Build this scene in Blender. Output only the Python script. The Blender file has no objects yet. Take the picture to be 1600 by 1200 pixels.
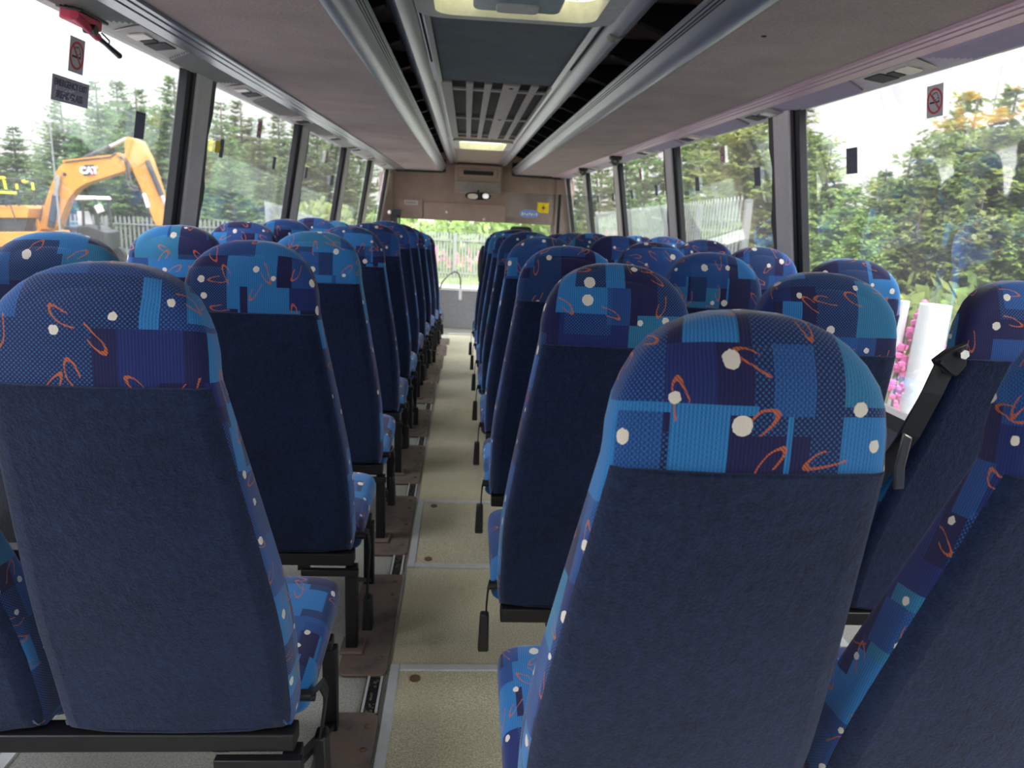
import bpy, math, random
from mathutils import Vector, Matrix
PI = math.pi
random.seed(7)
S = bpy.context.scene
COL = S.collection

# ------------------------------------------------------------------ camera
CAMH, FPX, PITCH, YAW, ROLL = 1.2213, 1135.2, 0.2335, 0.0715, 0.0476
Fv = Vector((math.sin(YAW)*math.cos(PITCH), math.cos(YAW)*math.cos(PITCH), -math.sin(PITCH)))
r0 = Fv.cross(Vector((0, 0, 1))).normalized(); u0 = r0.cross(Fv)
Rv = r0*math.cos(ROLL)+u0*math.sin(ROLL); Uv = u0*math.cos(ROLL)-r0*math.sin(ROLL)
cam = bpy.data.cameras.new('camera'); co = bpy.data.objects.new('camera', cam); COL.objects.link(co)
co.matrix_world = Matrix(((Rv.x, Uv.x, -Fv.x, 0), (Rv.y, Uv.y, -Fv.y, 0), (Rv.z, Uv.z, -Fv.z, CAMH), (0, 0, 0, 1)))
cam.sensor_width = 36; cam.lens = FPX/1600*36; cam.clip_start = 0.02; cam.clip_end = 400
cam.dof.use_dof = True; cam.dof.focus_distance = 1.25; cam.dof.aperture_fstop = 7.5
S.camera = co

def at(px, py, Y):
    """world point seen at a pixel, at forward distance Y"""
    d = Fv+Rv*((px-800)/FPX)-Uv*((py-600)/FPX)
    t = Y/d.y
    return Vector((d.x*t, Y, CAMH+d.z*t))

# ------------------------------------------------------------------ world, exposure
w = bpy.data.worlds.new('overcast'); S.world = w; w.use_nodes = True
nt = w.node_tree; nt.nodes.clear()
out = nt.nodes.new('ShaderNodeOutputWorld'); bg = nt.nodes.new('ShaderNodeBackground')
tc = nt.nodes.new('ShaderNodeTexCoord'); sx = nt.nodes.new('ShaderNodeSeparateXYZ'); rp = nt.nodes.new('ShaderNodeValToRGB')
nz = nt.nodes.new('ShaderNodeTexNoise'); nz.inputs['Scale'].default_value = 3; nz.inputs['Detail'].default_value = 3
mp = nt.nodes.new('ShaderNodeMapping'); mp.inputs['Scale'].default_value = (1, 1, 4)
mx = nt.nodes.new('ShaderNodeMixRGB'); mx.blend_type = 'MULTIPLY'; mx.inputs[0].default_value = 0.06
nt.links.new(tc.outputs['Generated'], sx.inputs[0]); nt.links.new(sx.outputs['Z'], rp.inputs[0])
nt.links.new(tc.outputs['Generated'], mp.inputs[0]); nt.links.new(mp.outputs[0], nz.inputs['Vector'])
e = rp.color_ramp.elements
e[0].position = 0.0; e[0].color = (0.185, 0.178, 0.166, 1); e[1].position = 0.9; e[1].color = (0.92, 0.96, 1.0, 1)
for pos_, c_ in ((.18, (.186, .187, .192, 1)), (.30, (.40, .41, .425, 1)), (.5, (.78, .80, .84, 1))):
    k = rp.color_ramp.elements.new(pos_); k.color = c_
nt.links.new(rp.outputs[0], mx.inputs[1]); nt.links.new(nz.outputs['Fac'], mx.inputs[2])
nt.links.new(mx.outputs[0], bg.inputs[0]); bg.inputs[1].default_value = 3.0
nt.links.new(bg.outputs[0], out.inputs[0])
sun = bpy.data.lights.new('veiled_sun', 'SUN'); sun.energy = 1.2; sun.angle = math.radians(40); sun.color = (1, .96, .9)
so = bpy.data.objects.new('veiled_sun', sun); COL.objects.link(so); so.rotation_euler = (math.radians(38), math.radians(24), 0)
S.view_settings.view_transform = 'Standard'; S.view_settings.look = 'None'; S.view_settings.gamma = 1
S.view_settings.use_curve_mapping = False; S.view_settings.exposure = 1.85
S.cycles.transparent_max_bounces = 16; S.cycles.diffuse_bounces = 6; S.cycles.max_bounces = 14
S.cycles.caustics_reflective = False; S.cycles.caustics_refractive = False
S.cycles.use_denoising = True

# ------------------------------------------------------------------ helpers
class MB:
    def __init__(s): s.v = []; s.f = []; s.uv = None
    def add(s, vs, fs):
        o = len(s.v); s.v += [tuple(v) for v in vs]; s.f += [tuple(i+o for i in q) for q in fs]; return s
    def hexa(s, p):
        return s.add(p, [(0, 3, 2, 1), (4, 5, 6, 7), (0, 1, 5, 4), (1, 2, 6, 5), (2, 3, 7, 6), (3, 0, 4, 7)])
    def box(s, x0, x1, y0, y1, z0, z1):
        return s.hexa([(x0, y0, z0), (x1, y0, z0), (x1, y1, z0), (x0, y1, z0), (x0, y0, z1), (x1, y0, z1), (x1, y1, z1), (x0, y1, z1)])
    def bar(s, a, b, w, h=None, side=None):
        a = Vector(a); b = Vector(b); d = (b-a).normalized(); h = h or w
        sd = Vector(side).normalized() if side else d.cross(Vector((0, 0, 1)) if abs(d.z) < .95 else Vector((0, 1, 0))).normalized()
        up = sd.cross(d).normalized(); sd = d.cross(up)*w/2; up = up*h/2
        return s.hexa([a-sd-up, a+sd-up, a+sd+up, a-sd+up, b-sd-up, b+sd-up, b+sd+up, b-sd+up])
    def tube(s, pts, r, n=8, cap=True):
        pts = [Vector(p) for p in pts]; rr = r if isinstance(r, (list, tuple)) else [r]*len(pts)
        vs = []; N = len(pts); ref = None
        for i, p in enumerate(pts):
            d = (pts[min(i+1, N-1)]-pts[max(i-1, 0)]).normalized()
            if ref is None: ref = d.orthogonal().normalized()
            a = (ref-d*ref.dot(d)).normalized(); ref = a; b = d.cross(a)
            for k in range(n):
                t = 2*PI*k/n; vs.append(p+(a*math.cos(t)+b*math.sin(t))*rr[i])
        fs = [(i*n+k, i*n+(k+1) % n, (i+1)*n+(k+1) % n, (i+1)*n+k) for i in range(N-1) for k in range(n)]
        if cap: fs += [tuple(range(n))[::-1], tuple(range((N-1)*n, N*n))]
        return s.add(vs, fs)
    def prism(s, poly, vec):
        n = len(poly); vec = Vector(vec); p = [Vector(q) for q in poly]
        return s.add(p+[q+vec for q in p], [tuple(range(n))[::-1], tuple(range(n, 2*n))]+[(i, (i+1) % n, n+(i+1) % n, n+i) for i in range(n)])
    def sweep(s, prof, y0, y1, closed=True, ny=1):
        """profile of (x,z) points swept along y"""
        n = len(prof); ys = [y0+(y1-y0)*i/ny for i in range(ny+1)]
        vs = [(x, y, z) for y in ys for x, z in prof]; m = n if closed else n-1
        fs = [(i*n+k, i*n+(k+1) % n, (i+1)*n+(k+1) % n, (i+1)*n+k) for i in range(ny) for k in range(m)]
        if closed: fs += [tuple(range(n))[::-1], tuple(range(ny*n, (ny+1)*n))]
        return s.add(vs, fs)
    def ball(s, c, rx, ry, rz, n=10, m=6, z0=-1.0, z1=1.0):
        vs = []; c = Vector(c)
        for j in range(m+1):
            t = math.asin(z0)+(math.asin(z1)-math.asin(z0))*j/m
            for k in range(n):
                a = 2*PI*k/n; vs.append((c.x+rx*math.cos(t)*math.cos(a), c.y+ry*math.cos(t)*math.sin(a), c.z+rz*math.sin(t)))
        fs = [(j*n+k, j*n+(k+1) % n, (j+1)*n+(k+1) % n, (j+1)*n+k) for j in range(m) for k in range(n)]
        return s.add(vs, fs)
    def build(s, name, m, parent=None, smooth=False, bevel=0, ang=40, loc=None, seg=2):
        me = bpy.data.meshes.new(name); me.from_pydata(s.v, [], s.f); me.validate()
        if s.uv:
            ul = me.uv_layers.new(name='UVMap')
            for lp in me.loops: ul.data[lp.index].uv = s.uv[lp.vertex_index]
        me.materials.append(m)
        if smooth or bevel:
            me.polygons.foreach_set('use_smooth', [True]*len(me.polygons)); me.set_sharp_from_angle(angle=math.radians(ang))
        me.update()
        o = bpy.data.objects.new(name, me); COL.objects.link(o)
        if parent: o.parent = parent
        if loc: o.location = loc
        if bevel:
            b = o.modifiers.new('bevel', 'BEVEL'); b.width = bevel; b.segments = seg; b.limit_method = 'ANGLE'; b.angle_limit = math.radians(50)
        return o

def tag(o, label, cat, group=None, kind=None):
    o['label'] = label; o['category'] = cat
    if group: o['group'] = group
    if kind: o['kind'] = kind
    return o
def thing(name, label, cat, loc=(0, 0, 0), rz=0, group=None):
    o = bpy.data.objects.new(name, None); COL.objects.link(o); o.location = loc; o.rotation_euler = (0, 0, rz); o.empty_display_size = .1
    return tag(o, label, cat, group)
def struct(name, mb, m, label, cat, **kw):
    o = mb.build(name, m, **kw); return tag(o, label, cat, kind='structure')
def copy_tree(o, parent=None):
    c = o.copy(); COL.objects.link(c)
    if parent: c.parent = parent
    for ch in list(o.children): copy_tree(ch, c)
    return c
ORD = ['first', 'second', 'third', 'fourth', 'fifth', 'sixth', 'seventh', 'eighth', 'ninth', 'tenth', 'eleventh', 'twelfth', 'thirteenth', 'fourteenth', 'fifteenth', 'sixteenth', 'seventeenth', 'eighteenth', 'nineteenth', 'twentieth', 'twenty-first', 'twenty-second', 'twenty-third', 'twenty-fourth', 'twenty-fifth']

# ------------------------------------------------------------------ materials
def srgb(r, g, b):
    f = lambda c: (c/255/12.92 if c/255 <= .04045 else ((c/255+.055)/1.055)**2.4)
    return (f(r), f(g), f(b), 1)
class NT:
    def __init__(s, name):
        s.m = bpy.data.materials.new(name); s.m.use_nodes = True; s.t = s.m.node_tree
        s.b = s.t.nodes['Principled BSDF']; s.o = s.t.nodes['Material Output']
    def n(s, typ, **kw):
        x = s.t.nodes.new('ShaderNode'+typ)
        for k, v in kw.items():
            if k in x.inputs.keys() and not hasattr(x, k): x.inputs[k].default_value = v
            else: setattr(x, k, v)
        return x
    def l(s, a, b): s.t.links.new(a, b)
    def val(s, sock, v):
        if hasattr(v, 'is_output'): s.l(v, sock)
        else: sock.default_value = v
    def math(s, op, a, b=0.0, c=None, clamp=False):
        x = s.t.nodes.new('ShaderNodeMath'); x.operation = op; x.use_clamp = clamp
        s.val(x.inputs[0], a); s.val(x.inputs[1], b)
        if c is not None: s.val(x.inputs[2], c)
        return x.outputs[0]
    def vec(s, op, a, b=None, scale=None):
        x = s.t.nodes.new('ShaderNodeVectorMath'); x.operation = op
        s.val(x.inputs[0], a)
        if b is not None: s.val(x.inputs[1], b)
        if scale is not None: s.val(x.inputs['Scale'], scale)
        return x.outputs['Value'] if op in ('LENGTH', 'DISTANCE', 'DOT_PRODUCT') else x.outputs[0]
    def mix(s, f, a, b, mode='MIX'):
        x = s.t.nodes.new('ShaderNodeMixRGB'); x.blend_type = mode
        s.val(x.inputs[0], f); s.val(x.inputs[1], a); s.val(x.inputs[2], b); return x.outputs[0]
    def ramp(s, f, stops, const=False):
        x = s.t.nodes.new('ShaderNodeValToRGB'); cr = x.color_ramp
        if const: cr.interpolation = 'CONSTANT'
        while len(cr.elements) < len(stops): cr.elements.new(.5)
        for el, (p, c) in zip(cr.elements, stops): el.position = p; el.color = c
        s.l(f, x.inputs[0]); return x.outputs[0]
    def noise(s, vec, scale, detail=2, rough=.5):
        x = s.n('TexNoise'); x.inputs['Scale'].default_value = scale; x.inputs['Detail'].default_value = detail; x.inputs['Roughness'].default_value = rough
        if vec is not None: s.l(vec, x.inputs['Vector'])
        return x.outputs['Fac']
    def map(s, vec, scale):
        x = s.n('Mapping'); x.inputs['Scale'].default_value = scale; s.l(vec, x.inputs[0]); return x.outputs[0]
    def bump(s, h, strength=.3, dist=.002):
        x = s.n('Bump'); x.inputs['Strength'].default_value = strength; x.inputs['Distance'].default_value = dist
        s.l(h, x.inputs['Height']); s.l(x.outputs[0], s.b.inputs['Normal'])
    def obj(s): return s.n('TexCoord').outputs['Object']

def mat(name, col, rough=.5, metal=0.0, var=0.12, scale=30, bump=0.0, spec=.5, stretch=(1, 1, 1), bdist=.002):
    q = NT(name); v = q.map(q.obj(), stretch); n = q.noise(v, scale, 4, .6)
    lo = tuple(c*(1-var) for c in col[:3])+(1,); hi = tuple(min(1, c*(1+var)) for c in col[:3])+(1,)
    q.l(q.ramp(n, [(.3, lo), (.7, hi)]), q.b.inputs['Base Color'])
    q.b.inputs['Roughness'].default_value = rough; q.b.inputs['Metallic'].default_value = metal
    q.b.inputs['Specular IOR Level'].default_value = spec
    if bump: q.bump(n, bump, bdist)
    return q.m

def fabric():
    q = NT('moquette'); uvn = q.n('UVMap'); uvn.uv_map = 'UVMap'
    oi = q.n('ObjectInfo'); rnd = oi.outputs['Random']
    off = q.n('CombineXYZ'); q.l(q.math('MULTIPLY', rnd, 37.3), off.inputs[0]); q.l(q.math('MULTIPLY', rnd, 91.7), off.inputs[1])
    uv = q.vec('ADD', uvn.outputs[0], off.outputs[0])
    sep = q.n('SeparateXYZ'); q.l(uv, sep.inputs[0]); U, V = sep.outputs[0], sep.outputs[1]
    def cell(cw, ch, seed, skew=.5):
        row = q.math('FLOOR', q.math('DIVIDE', V, ch))
        wr = q.n('TexWhiteNoise'); wr.noise_dimensions = '1D'; q.l(q.math('ADD', row, seed), wr.inputs['W'])
        uu = q.math('ADD', q.math('DIVIDE', U, cw), wr.outputs['Value'])
        c = q.n('CombineXYZ'); q.l(q.math('FLOOR', uu), c.inputs[0]); q.l(row, c.inputs[1]); c.inputs[2].default_value = seed
        wn = q.n('TexWhiteNoise'); wn.noise_dimensions = '3D'; q.l(c.outputs[0], wn.inputs['Vector'])
        return wn.outputs['Value']
    navy, roy, mid, bri, teal = srgb(24, 27, 78), srgb(28, 44, 106), srgb(32, 74, 138), srgb(42, 120, 184), srgb(44, 120, 160)
    a = q.ramp(cell(.135, .115, 3.1), [(0, navy), (.30, mid), (.48, roy), (.62, bri), (.80, navy), (.90, teal)], True)
    b = q.ramp(cell(.060, .070, 11.7), [(0, navy), (.4, bri), (.62, mid), (.8, navy)], True)
    base = q.mix(q.math('GREATER_THAN', cell(.060, .070, 23.9), .76), a, b)
    # woven ribs
    rib = q.math('MULTIPLY', q.math('SINE', q.math('MULTIPLY', U, 2*PI/.0042)), .5)
    dot = q.math('MULTIPLY', q.math('SINE', q.math('MULTIPLY', V, 2*PI/.0050)), .5)
    wv = q.math('ADD', .82, q.math('MULTIPLY', q.math('ADD', rib, q.math('MULTIPLY', rib, dot)), .45))
    base = q.mix(1.0, base, q.n('CombineColor').outputs[0], 'MIX') if False else base
    cc = q.n('CombineXYZ')
    for i in range(3): q.l(wv, cc.inputs[i])
    base = q.mix(1.0, base, cc.outputs[0], 'MULTIPLY')
    dm = q.math('GREATER_THAN', q.math('MULTIPLY', q.math('SINE', q.math('MULTIPLY', U, 2*PI/.0062)), q.math('SINE', q.math('MULTIPLY', V, 2*PI/.0062))), .22)
    dm = q.math('MULTIPLY', dm, q.math('GREATER_THAN', cell(.09, .13, 41.3), .45))
    base = q.mix(q.math('MULTIPLY', dm, .55), base, srgb(40, 112, 172))
    # orange squiggles: open loops, one in most cells
    def vor(sc, seed):
        p = q.vec('ADD', q.vec('SCALE', uv, scale=sc), (seed, seed*1.7, 0))
        x = q.n('TexVoronoi'); x.voronoi_dimensions = '2D'; x.inputs['Scale'].default_value = 1; x.inputs['Randomness'].default_value = .85
        q.l(p, x.inputs['Vector']); return p, x
    def loops(sc, seed, la, lb, wd):
        p, x = vor(sc, seed); d = q.vec('SUBTRACT', p, x.outputs['Position'])
        cs = q.n('SeparateColor'); q.l(x.outputs['Color'], cs.inputs[0])
        rot = q.n('VectorRotate'); rot.rotation_type = 'Z_AXIS'; q.l(d, rot.inputs['Vector']); q.l(q.math('MULTIPLY', cs.outputs[0], 2*PI), rot.inputs['Angle'])
        wob = q.noise(q.vec('SCALE', p, scale=2.2), 1.0, 1)
        s2 = q.n('SeparateXYZ'); q.l(rot.outputs[0], s2.inputs[0])
        ex = q.math('DIVIDE', s2.outputs[0], la); ey = q.math('DIVIDE', q.math('ADD', s2.outputs[1], q.math('MULTIPLY', q.math('SUBTRACT', wob, .5), .18)), lb)
        c3 = q.n('CombineXYZ'); q.l(ex, c3.inputs[0]); q.l(ey, c3.inputs[1])
        ln = q.vec('LENGTH', c3.outputs[0])
        ring = q.math('LESS_THAN', q.math('ABSOLUTE', q.math('SUBTRACT', ln, 1.0)), wd)
        opening = q.math('GREATER_THAN', q.math('ADD', ex, q.math('MULTIPLY', ey, .5)), -.55)
        keep = q.math('GREATER_THAN', cs.outputs[1], .22)
        return q.math('MULTIPLY', q.math('MULTIPLY', ring, opening), keep)
    sq = q.math('MAXIMUM', loops(1/.088, 4.3, .26, .085, .13), loops(1/.13, 9.1, .19, .055, .14))
    tw = q.math('GREATER_THAN', q.math('SINE', q.math('MULTIPLY', q.math('ADD', U, V), 2*PI/.0045)), -.75)
    base = q.mix(q.math('MULTIPLY', sq, tw), base, srgb(182, 94, 48))
    p, x = vor(1/.098, 17.2)
    cs = q.n('SeparateColor'); q.l(x.outputs['Color'], cs.inputs[0])
    edge = q.math('MULTIPLY', q.math('SUBTRACT', q.noise(q.vec('SCALE', p, scale=20.0), 1.0, 1), .5), .035)
    rad = q.math('ADD', q.math('ADD', .055, q.math('MULTIPLY', q.math('MULTIPLY', cs.outputs[2], cs.outputs[2]), .055)), edge)
    base = q.mix(q.math('LESS_THAN', x.outputs['Distance'], rad), base, srgb(212, 206, 194))
    q.l(base, q.b.inputs['Base Color']); q.b.inputs['Roughness'].default_value = .85; q.b.inputs['Specular IOR Level'].default_value = .25
    q.b.inputs['Sheen Weight'].default_value = .22; q.b.inputs['Sheen Roughness'].default_value = .5
    q.bump(wv, .25, .001)
    return q.m

def carpet(name, lo, hi, sheen=.2):
    q = NT(name); o = q.obj(); n1 = q.noise(o, 260, 4, .7); n2 = q.noise(q.map(o, (1, 1, .55)), 90, 3, .6); n3 = q.noise(o, 5, 2)
    f = q.math('ADD', q.math('MULTIPLY', n1, .5), q.math('ADD', q.math('MULTIPLY', n2, .3), q.math('MULTIPLY', n3, .2)))
    q.l(q.ramp(f, [(.38, lo), (.62, hi)]), q.b.inputs['Base Color']); q.b.inputs['Roughness'].default_value = .95
    q.b.inputs['Specular IOR Level'].default_value = .1; q.b.inputs['Sheen Weight'].default_value = sheen; q.b.inputs['Sheen Roughness'].default_value = .6
    q.bump(q.math('ADD', n1, n2), .55, .003); return q.m

def floor_mat(name, base, dirt):
    q = NT(name); o = q.obj(); n1 = q.noise(o, 240, 2, .8); n2 = q.noise(o, 2.2, 4, .6); n3 = q.noise(q.map(o, (1, .4, 1)), 9, 5, .7)
    c = q.ramp(n1, [(.35, tuple(x*.62 for x in base[:3])+(1,)), (.5, base), (.66, tuple(min(1, x*1.45) for x in base[:3])+(1,))])
    c = q.mix(q.math('MULTIPLY', q.math('SUBTRACT', n2, .42, clamp=True), 2.0, clamp=True), c, dirt)
    c = q.mix(q.math('MULTIPLY', q.math('SUBTRACT', n3, .56, clamp=True), 2.2, clamp=True), c, tuple(x*.45 for x in dirt[:3])+(1,))
    q.l(c, q.b.inputs['Base Color']); q.b.inputs['Roughness'].default_value = .42; q.b.inputs['Specular IOR Level'].default_value = .4
    q.bump(n1, .15, .001); return q.m

def glass_mat(name, tint, haze, gloss=.05):
    q = NT(name); t = q.t; t.nodes.remove(q.b)
    tr = q.n('BsdfTransparent'); tr.inputs[0].default_value = tint
    gl = q.n('BsdfGlossy'); gl.inputs['Roughness'].default_value = .02; gl.inputs[0].default_value = (.9, .95, .95, 1)
    df = q.n('BsdfTranslucent'); df.inputs[0].default_value = (.9, .9, .88, 1)
    fr = q.n('Fresnel'); fr.inputs['IOR'].default_value = 1.35
    o = q.obj(); n = q.noise(q.map(o, (1, 1, .35)), 5, 4, .65)
    m1 = q.n('MixShader'); q.l(q.math('MULTIPLY', n, haze*2), m1.inputs[0]); q.l(tr.outputs[0], m1.inputs[1]); q.l(df.outputs[0], m1.inputs[2])
    m2 = q.n('MixShader'); q.l(q.math('MULTIPLY', fr.outputs[0], .45), m2.inputs[0]); q.l(m1.outputs[0], m2.inputs[1]); q.l(gl.outputs[0], m2.inputs[2])
    q.l(m2.outputs[0], q.o.inputs[0]); return q.m

def foliage(name, dark, light, bright):
    q = NT(name); o = q.obj(); oi = q.n('ObjectInfo'); n = q.noise(o, 1.6, 4, .7); n2 = q.noise(o, 9, 2)
    f = q.math('ADD', q.math('MULTIPLY', n, .7), q.math('MULTIPLY', n2, .3))
    c = q.ramp(f, [(.36, dark), (.52, light), (.66, bright)])
    hs = q.n('HueSaturation'); q.l(c, hs.inputs['Color'])
    q.l(q.math('ADD', .475, q.math('MULTIPLY', oi.outputs['Random'], .05)), hs.inputs['Hue']); q.l(q.math('ADD', .8, q.math('MULTIPLY', oi.outputs['Random'], .4)), hs.inputs['Value'])
    q.l(hs.outputs[0], q.b.inputs['Base Color']); q.b.inputs['Roughness'].default_value = .7; q.b.inputs['Specular IOR Level'].default_value = .2
    tl = q.n('BsdfTranslucent'); q.l(hs.outputs[0], tl.inputs[0]); mxs = q.n('MixShader'); mxs.inputs[0].default_value = .35
    q.l(q.b.outputs[0], mxs.inputs[1]); q.l(tl.outputs[0], mxs.inputs[2]); q.l(mxs.outputs[0], q.o.inputs[0]); return q.m

def plate_mat():
    q = NT('worn_steel_plate'); o = q.obj(); n = q.noise(o, 14, 5, .65); n2 = q.noise(o, 60, 3)
    c = q.ramp(n, [(.3, srgb(92, 82, 74)), (.5, srgb(122, 110, 102)), (.66, srgb(130, 108, 90)), (.78, srgb(140, 92, 62))])
    q.l(c, q.b.inputs['Base Color']); q.b.inputs['Roughness'].default_value = .55; q.b.inputs['Metallic'].default_value = .2; q.bump(n2, .2, .001); return q.m

M = dict(
    fabric=fabric(), back=carpet('navy_felt', srgb(9, 18, 40), srgb(24, 42, 77), .10),
    black=mat('black_metal', srgb(24, 24, 26), .45, .3), belt=mat('black_webbing', srgb(22, 22, 24), .7, scale=200, bump=.2), plastic=mat('black_plastic', srgb(28, 28, 30), .4),
    red=mat('red_plastic', srgb(205, 52, 48), .4), steel=mat('dull_steel', srgb(120, 118, 112), .35, .8),
    rack=carpet('rack_carpet', srgb(144, 127, 125), srgb(180, 163, 160), .1), alu=mat('silver_trim', srgb(160, 163, 172), .30, .75, .06, 12, stretch=(1, .05, 1)),
    groove=mat('trim_groove', srgb(28, 28, 30), .6), dark=carpet('rack_lining', srgb(190, 164, 150), srgb(222, 198, 184), .05),
    ceil=carpet('ceiling_carpet', srgb(76, 84, 90), srgb(102, 112, 118), .05), beige=carpet('bulkhead_carpet', srgb(148, 126, 117), srgb(182, 160, 150), .1),
    grille=mat('grille_plastic', srgb(150, 144, 140), .6), slot=mat('slot_dark', srgb(34, 33, 32), .8),
    cove=mat('cove_plastic', srgb(182, 178, 176), .55, var=.05), covep=mat('cove_plastic_mauve', srgb(176, 166, 184), .55, var=.05), pink=mat('trim_pink_reflection', srgb(206, 172, 188), .4, .2, .05),  # trim colour includes the pinkish light reflected on the right rack strip
    post=carpet('post_carpet', srgb(206, 201, 198), srgb(232, 228, 226), .1), rubber=mat('black_rubber', srgb(26, 28, 32), .6), seal=mat('grey_seal', srgb(78, 76, 74), .7),
    wall=carpet('wall_carpet', srgb(96, 98, 106), srgb(126, 128, 136), .1), roof=mat('roof_skin', srgb(150, 150, 150), .6),
    floor=floor_mat('speckled_vinyl', srgb(172, 171, 160), srgb(152, 148, 132)), aisle=floor_mat('gangway_vinyl_light_tint', srgb(196, 189, 160), srgb(178, 168, 132)),  # gangway vinyl coloured yellower to imitate light coming from the front
    plate=plate_mat(), edge=mat('hatch_aluminium', srgb(206, 208, 206), .45, .25, .08), screw=mat('rusty_screw', srgb(110, 84, 62), .6), debris=mat('track_dirt', srgb(96, 84, 66), .9, var=.5, scale=90, bump=.5),
    glass=glass_mat('window_glass', (.955, .955, .965, 1), .020), screen=glass_mat('partition_glass', (.80, .83, .82, 1), .015), windscreen=glass_mat('windscreen_glass', (.93, .95, .93, 1), .02),
    yellow=mat('machine_yellow', srgb(188, 126, 40), .45, var=.08, scale=4), yrail=mat('safety_yellow', srgb(218, 220, 40), .5), mblack=mat('machine_black', srgb(40, 42, 44), .5), chrome=mat('chrome_rod', srgb(190, 190, 192), .2, .9),
    machglass=mat('cab_glass', srgb(90, 104, 108), .1), white=mat('white_paint', srgb(232, 230, 226), .5), hose=mat('hydraulic_hose', srgb(70, 66, 60), .6),
    fence=mat('galvanised_pale', srgb(128, 132, 130), .5, .2, .08), ground=mat('yard_gravel', srgb(134, 130, 126), .95, var=.35, scale=3, bump=.3), grass=mat('rough_grass', srgb(88, 96, 62), .95, var=.4, scale=2, bump=.4),
    bark=mat('bark', srgb(92, 78, 66), .9, var=.3, scale=9, bump=.4), palebark=mat('pale_bark', srgb(178, 168, 150), .9, var=.2, scale=9),
    fol=foliage('spruce_green', srgb(62, 88, 58), srgb(106, 130, 76), srgb(148, 164, 98)), folr=foliage('larch_green', srgb(78, 100, 56), srgb(124, 146, 74), srgb(176, 178, 98)), bush=foliage('bush_green', srgb(92, 112, 58), srgb(126, 142, 78), srgb(158, 168, 98)),
    pinkf=mat('fireweed_pink', srgb(226, 110, 168), .7, var=.2), stem=mat('plant_stem', srgb(120, 140, 66), .8), tube=mat('white_tree_tube', srgb(230, 232, 230), .5, var=.05),
    sign=mat('sign_grey', srgb(196, 196, 198), .6, var=.04), signd=mat('sign_dark', srgb(168, 166, 182), .6, var=.05), letter=mat('sign_letter', srgb(92, 88, 112), .6), signred=mat('sign_red', srgb(204, 66, 82), .5), signblack=mat('sign_black', srgb(36, 36, 40), .6),
    tint=mat('sticker_slate', srgb(92, 96, 112), .6), syellow=mat('sticker_yellow', srgb(238, 206, 30), .5), sblue=mat('sticker_blue', srgb(120, 150, 214), .5), scratch=mat('scratch_white', srgb(240, 240, 240), .6),
    dash=mat('dash_grey', srgb(140, 140, 142), .7), hatchgrey=mat('hatch_frame_grey', srgb(168, 168, 166), .5), handle=mat('hatch_handle', srgb(122, 136, 146), .4), mirror=mat('mirror_glass', srgb(220, 222, 224), .08, .9),
    hammer=mat('hammer_red', srgb(196, 62, 88), .5), lens=mat('lamp_lens', srgb(236, 226, 214), .3), coat=mat('dark_cloth', srgb(40, 46, 52), .9, bump=.3), cupla=mat('logo_white', srgb(244, 244, 240), .5),
)
q = NT('hatch_skylight'); t_ = q.n('BsdfTranslucent'); t_.inputs[0].default_value = (.95, .92, .68, 1); q.b.inputs['Base Color'].default_value = (.9, .88, .68, 1); q.b.inputs['Roughness'].default_value = .4
ms = q.n('MixShader'); ms.inputs[0].default_value = .85; q.l(q.b.outputs[0], ms.inputs[1]); q.l(t_.outputs[0], ms.inputs[2]); q.l(ms.outputs[0], q.o.inputs[0]); M['skylight'] = q.m

# ------------------------------------------------------------------ coach shell
CX = .16
YB, YF = -1.7, 11.75          # back wall, windscreen
XL = lambda z: -1.145-.17*(1.72-z)
XR = lambda z: 1.465+.17*(1.72-z)
SILL, WTOP = .52, 1.72
FL = [(YB, 0), (4.7, 0), (7.5, -.16), (8.45, -.22), (8.46, -.40), (8.95, -.40), (8.96, -.575), (YF, -.575)]
def fz(y):
    for (a, za), (b, zb) in zip(FL, FL[1:]):
        if a <= y <= b: return za+(zb-za)*(y-a)/(b-a)
    return 0
def floor_strip(x0, x1, dz, y0, y1):
    ys = sorted([y0, y1]+[y for y, _ in FL if y0 < y < y1])
    b = MB(); vs = []
    for y in ys: vs += [(x0, y, fz(y)+dz), (x1, y, fz(y)+dz), (x1, y, fz(y)-.05), (x0, y, fz(y)-.05)]
    fs = [(i*4+k, i*4+(k+1) % 4, i*4+4+(k+1) % 4, i*4+4+k) for i in range(len(ys)-1) for k in range(4)]+[(0, 3, 2, 1), tuple(len(vs)-4+k for k in range(4))]
    return b.add(vs, fs)
struct('floor', floor_strip(-1.45, 1.78, 0, YB, YF), M['floor'], 'grey speckled vinyl coach floor under the seats', 'floor')
struct('trim_1', floor_strip(-.165, .42, .004, YB, 8.45), M['aisle'], 'worn vinyl strip along the gangway, tinted yellow for light from the front end', 'floor covering')

def side_wall(name, side, X):
    s = -1 if side == 'left' else 1
    b = MB(); o = .05*s
    b.sweep([(X(SILL), SILL), (X(SILL)+o, SILL), (X(-.7)+o, -.7), (X(-.7), -.7)], YB, YF)
    struct(name, b, M['wall'], f'grey carpeted {side} side wall below the windows', 'wall')
side_wall('wall_left', 'left', XL); side_wall('wall_right', 'right', XR)
# front wall below windscreen and back wall
b = MB().box(-1.5, 1.85, YF, YF+.05, -.7, .0); struct('wall_front', b, M['wall'], 'low front wall under the windscreen', 'wall')
b = MB().box(-1.5, 1.85, YB-.05, YB, -.1, .85).box(-1.5, 1.85, YB-.05, YB, 1.7, 2.1).box(-1.5, -1.05, YB-.05, YB, .85, 1.7).box(1.4, 1.85, YB-.05, YB, .85, 1.7)
struct('wall_back', b, M['wall'], 'rear wall of the coach behind the camera', 'wall')

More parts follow.
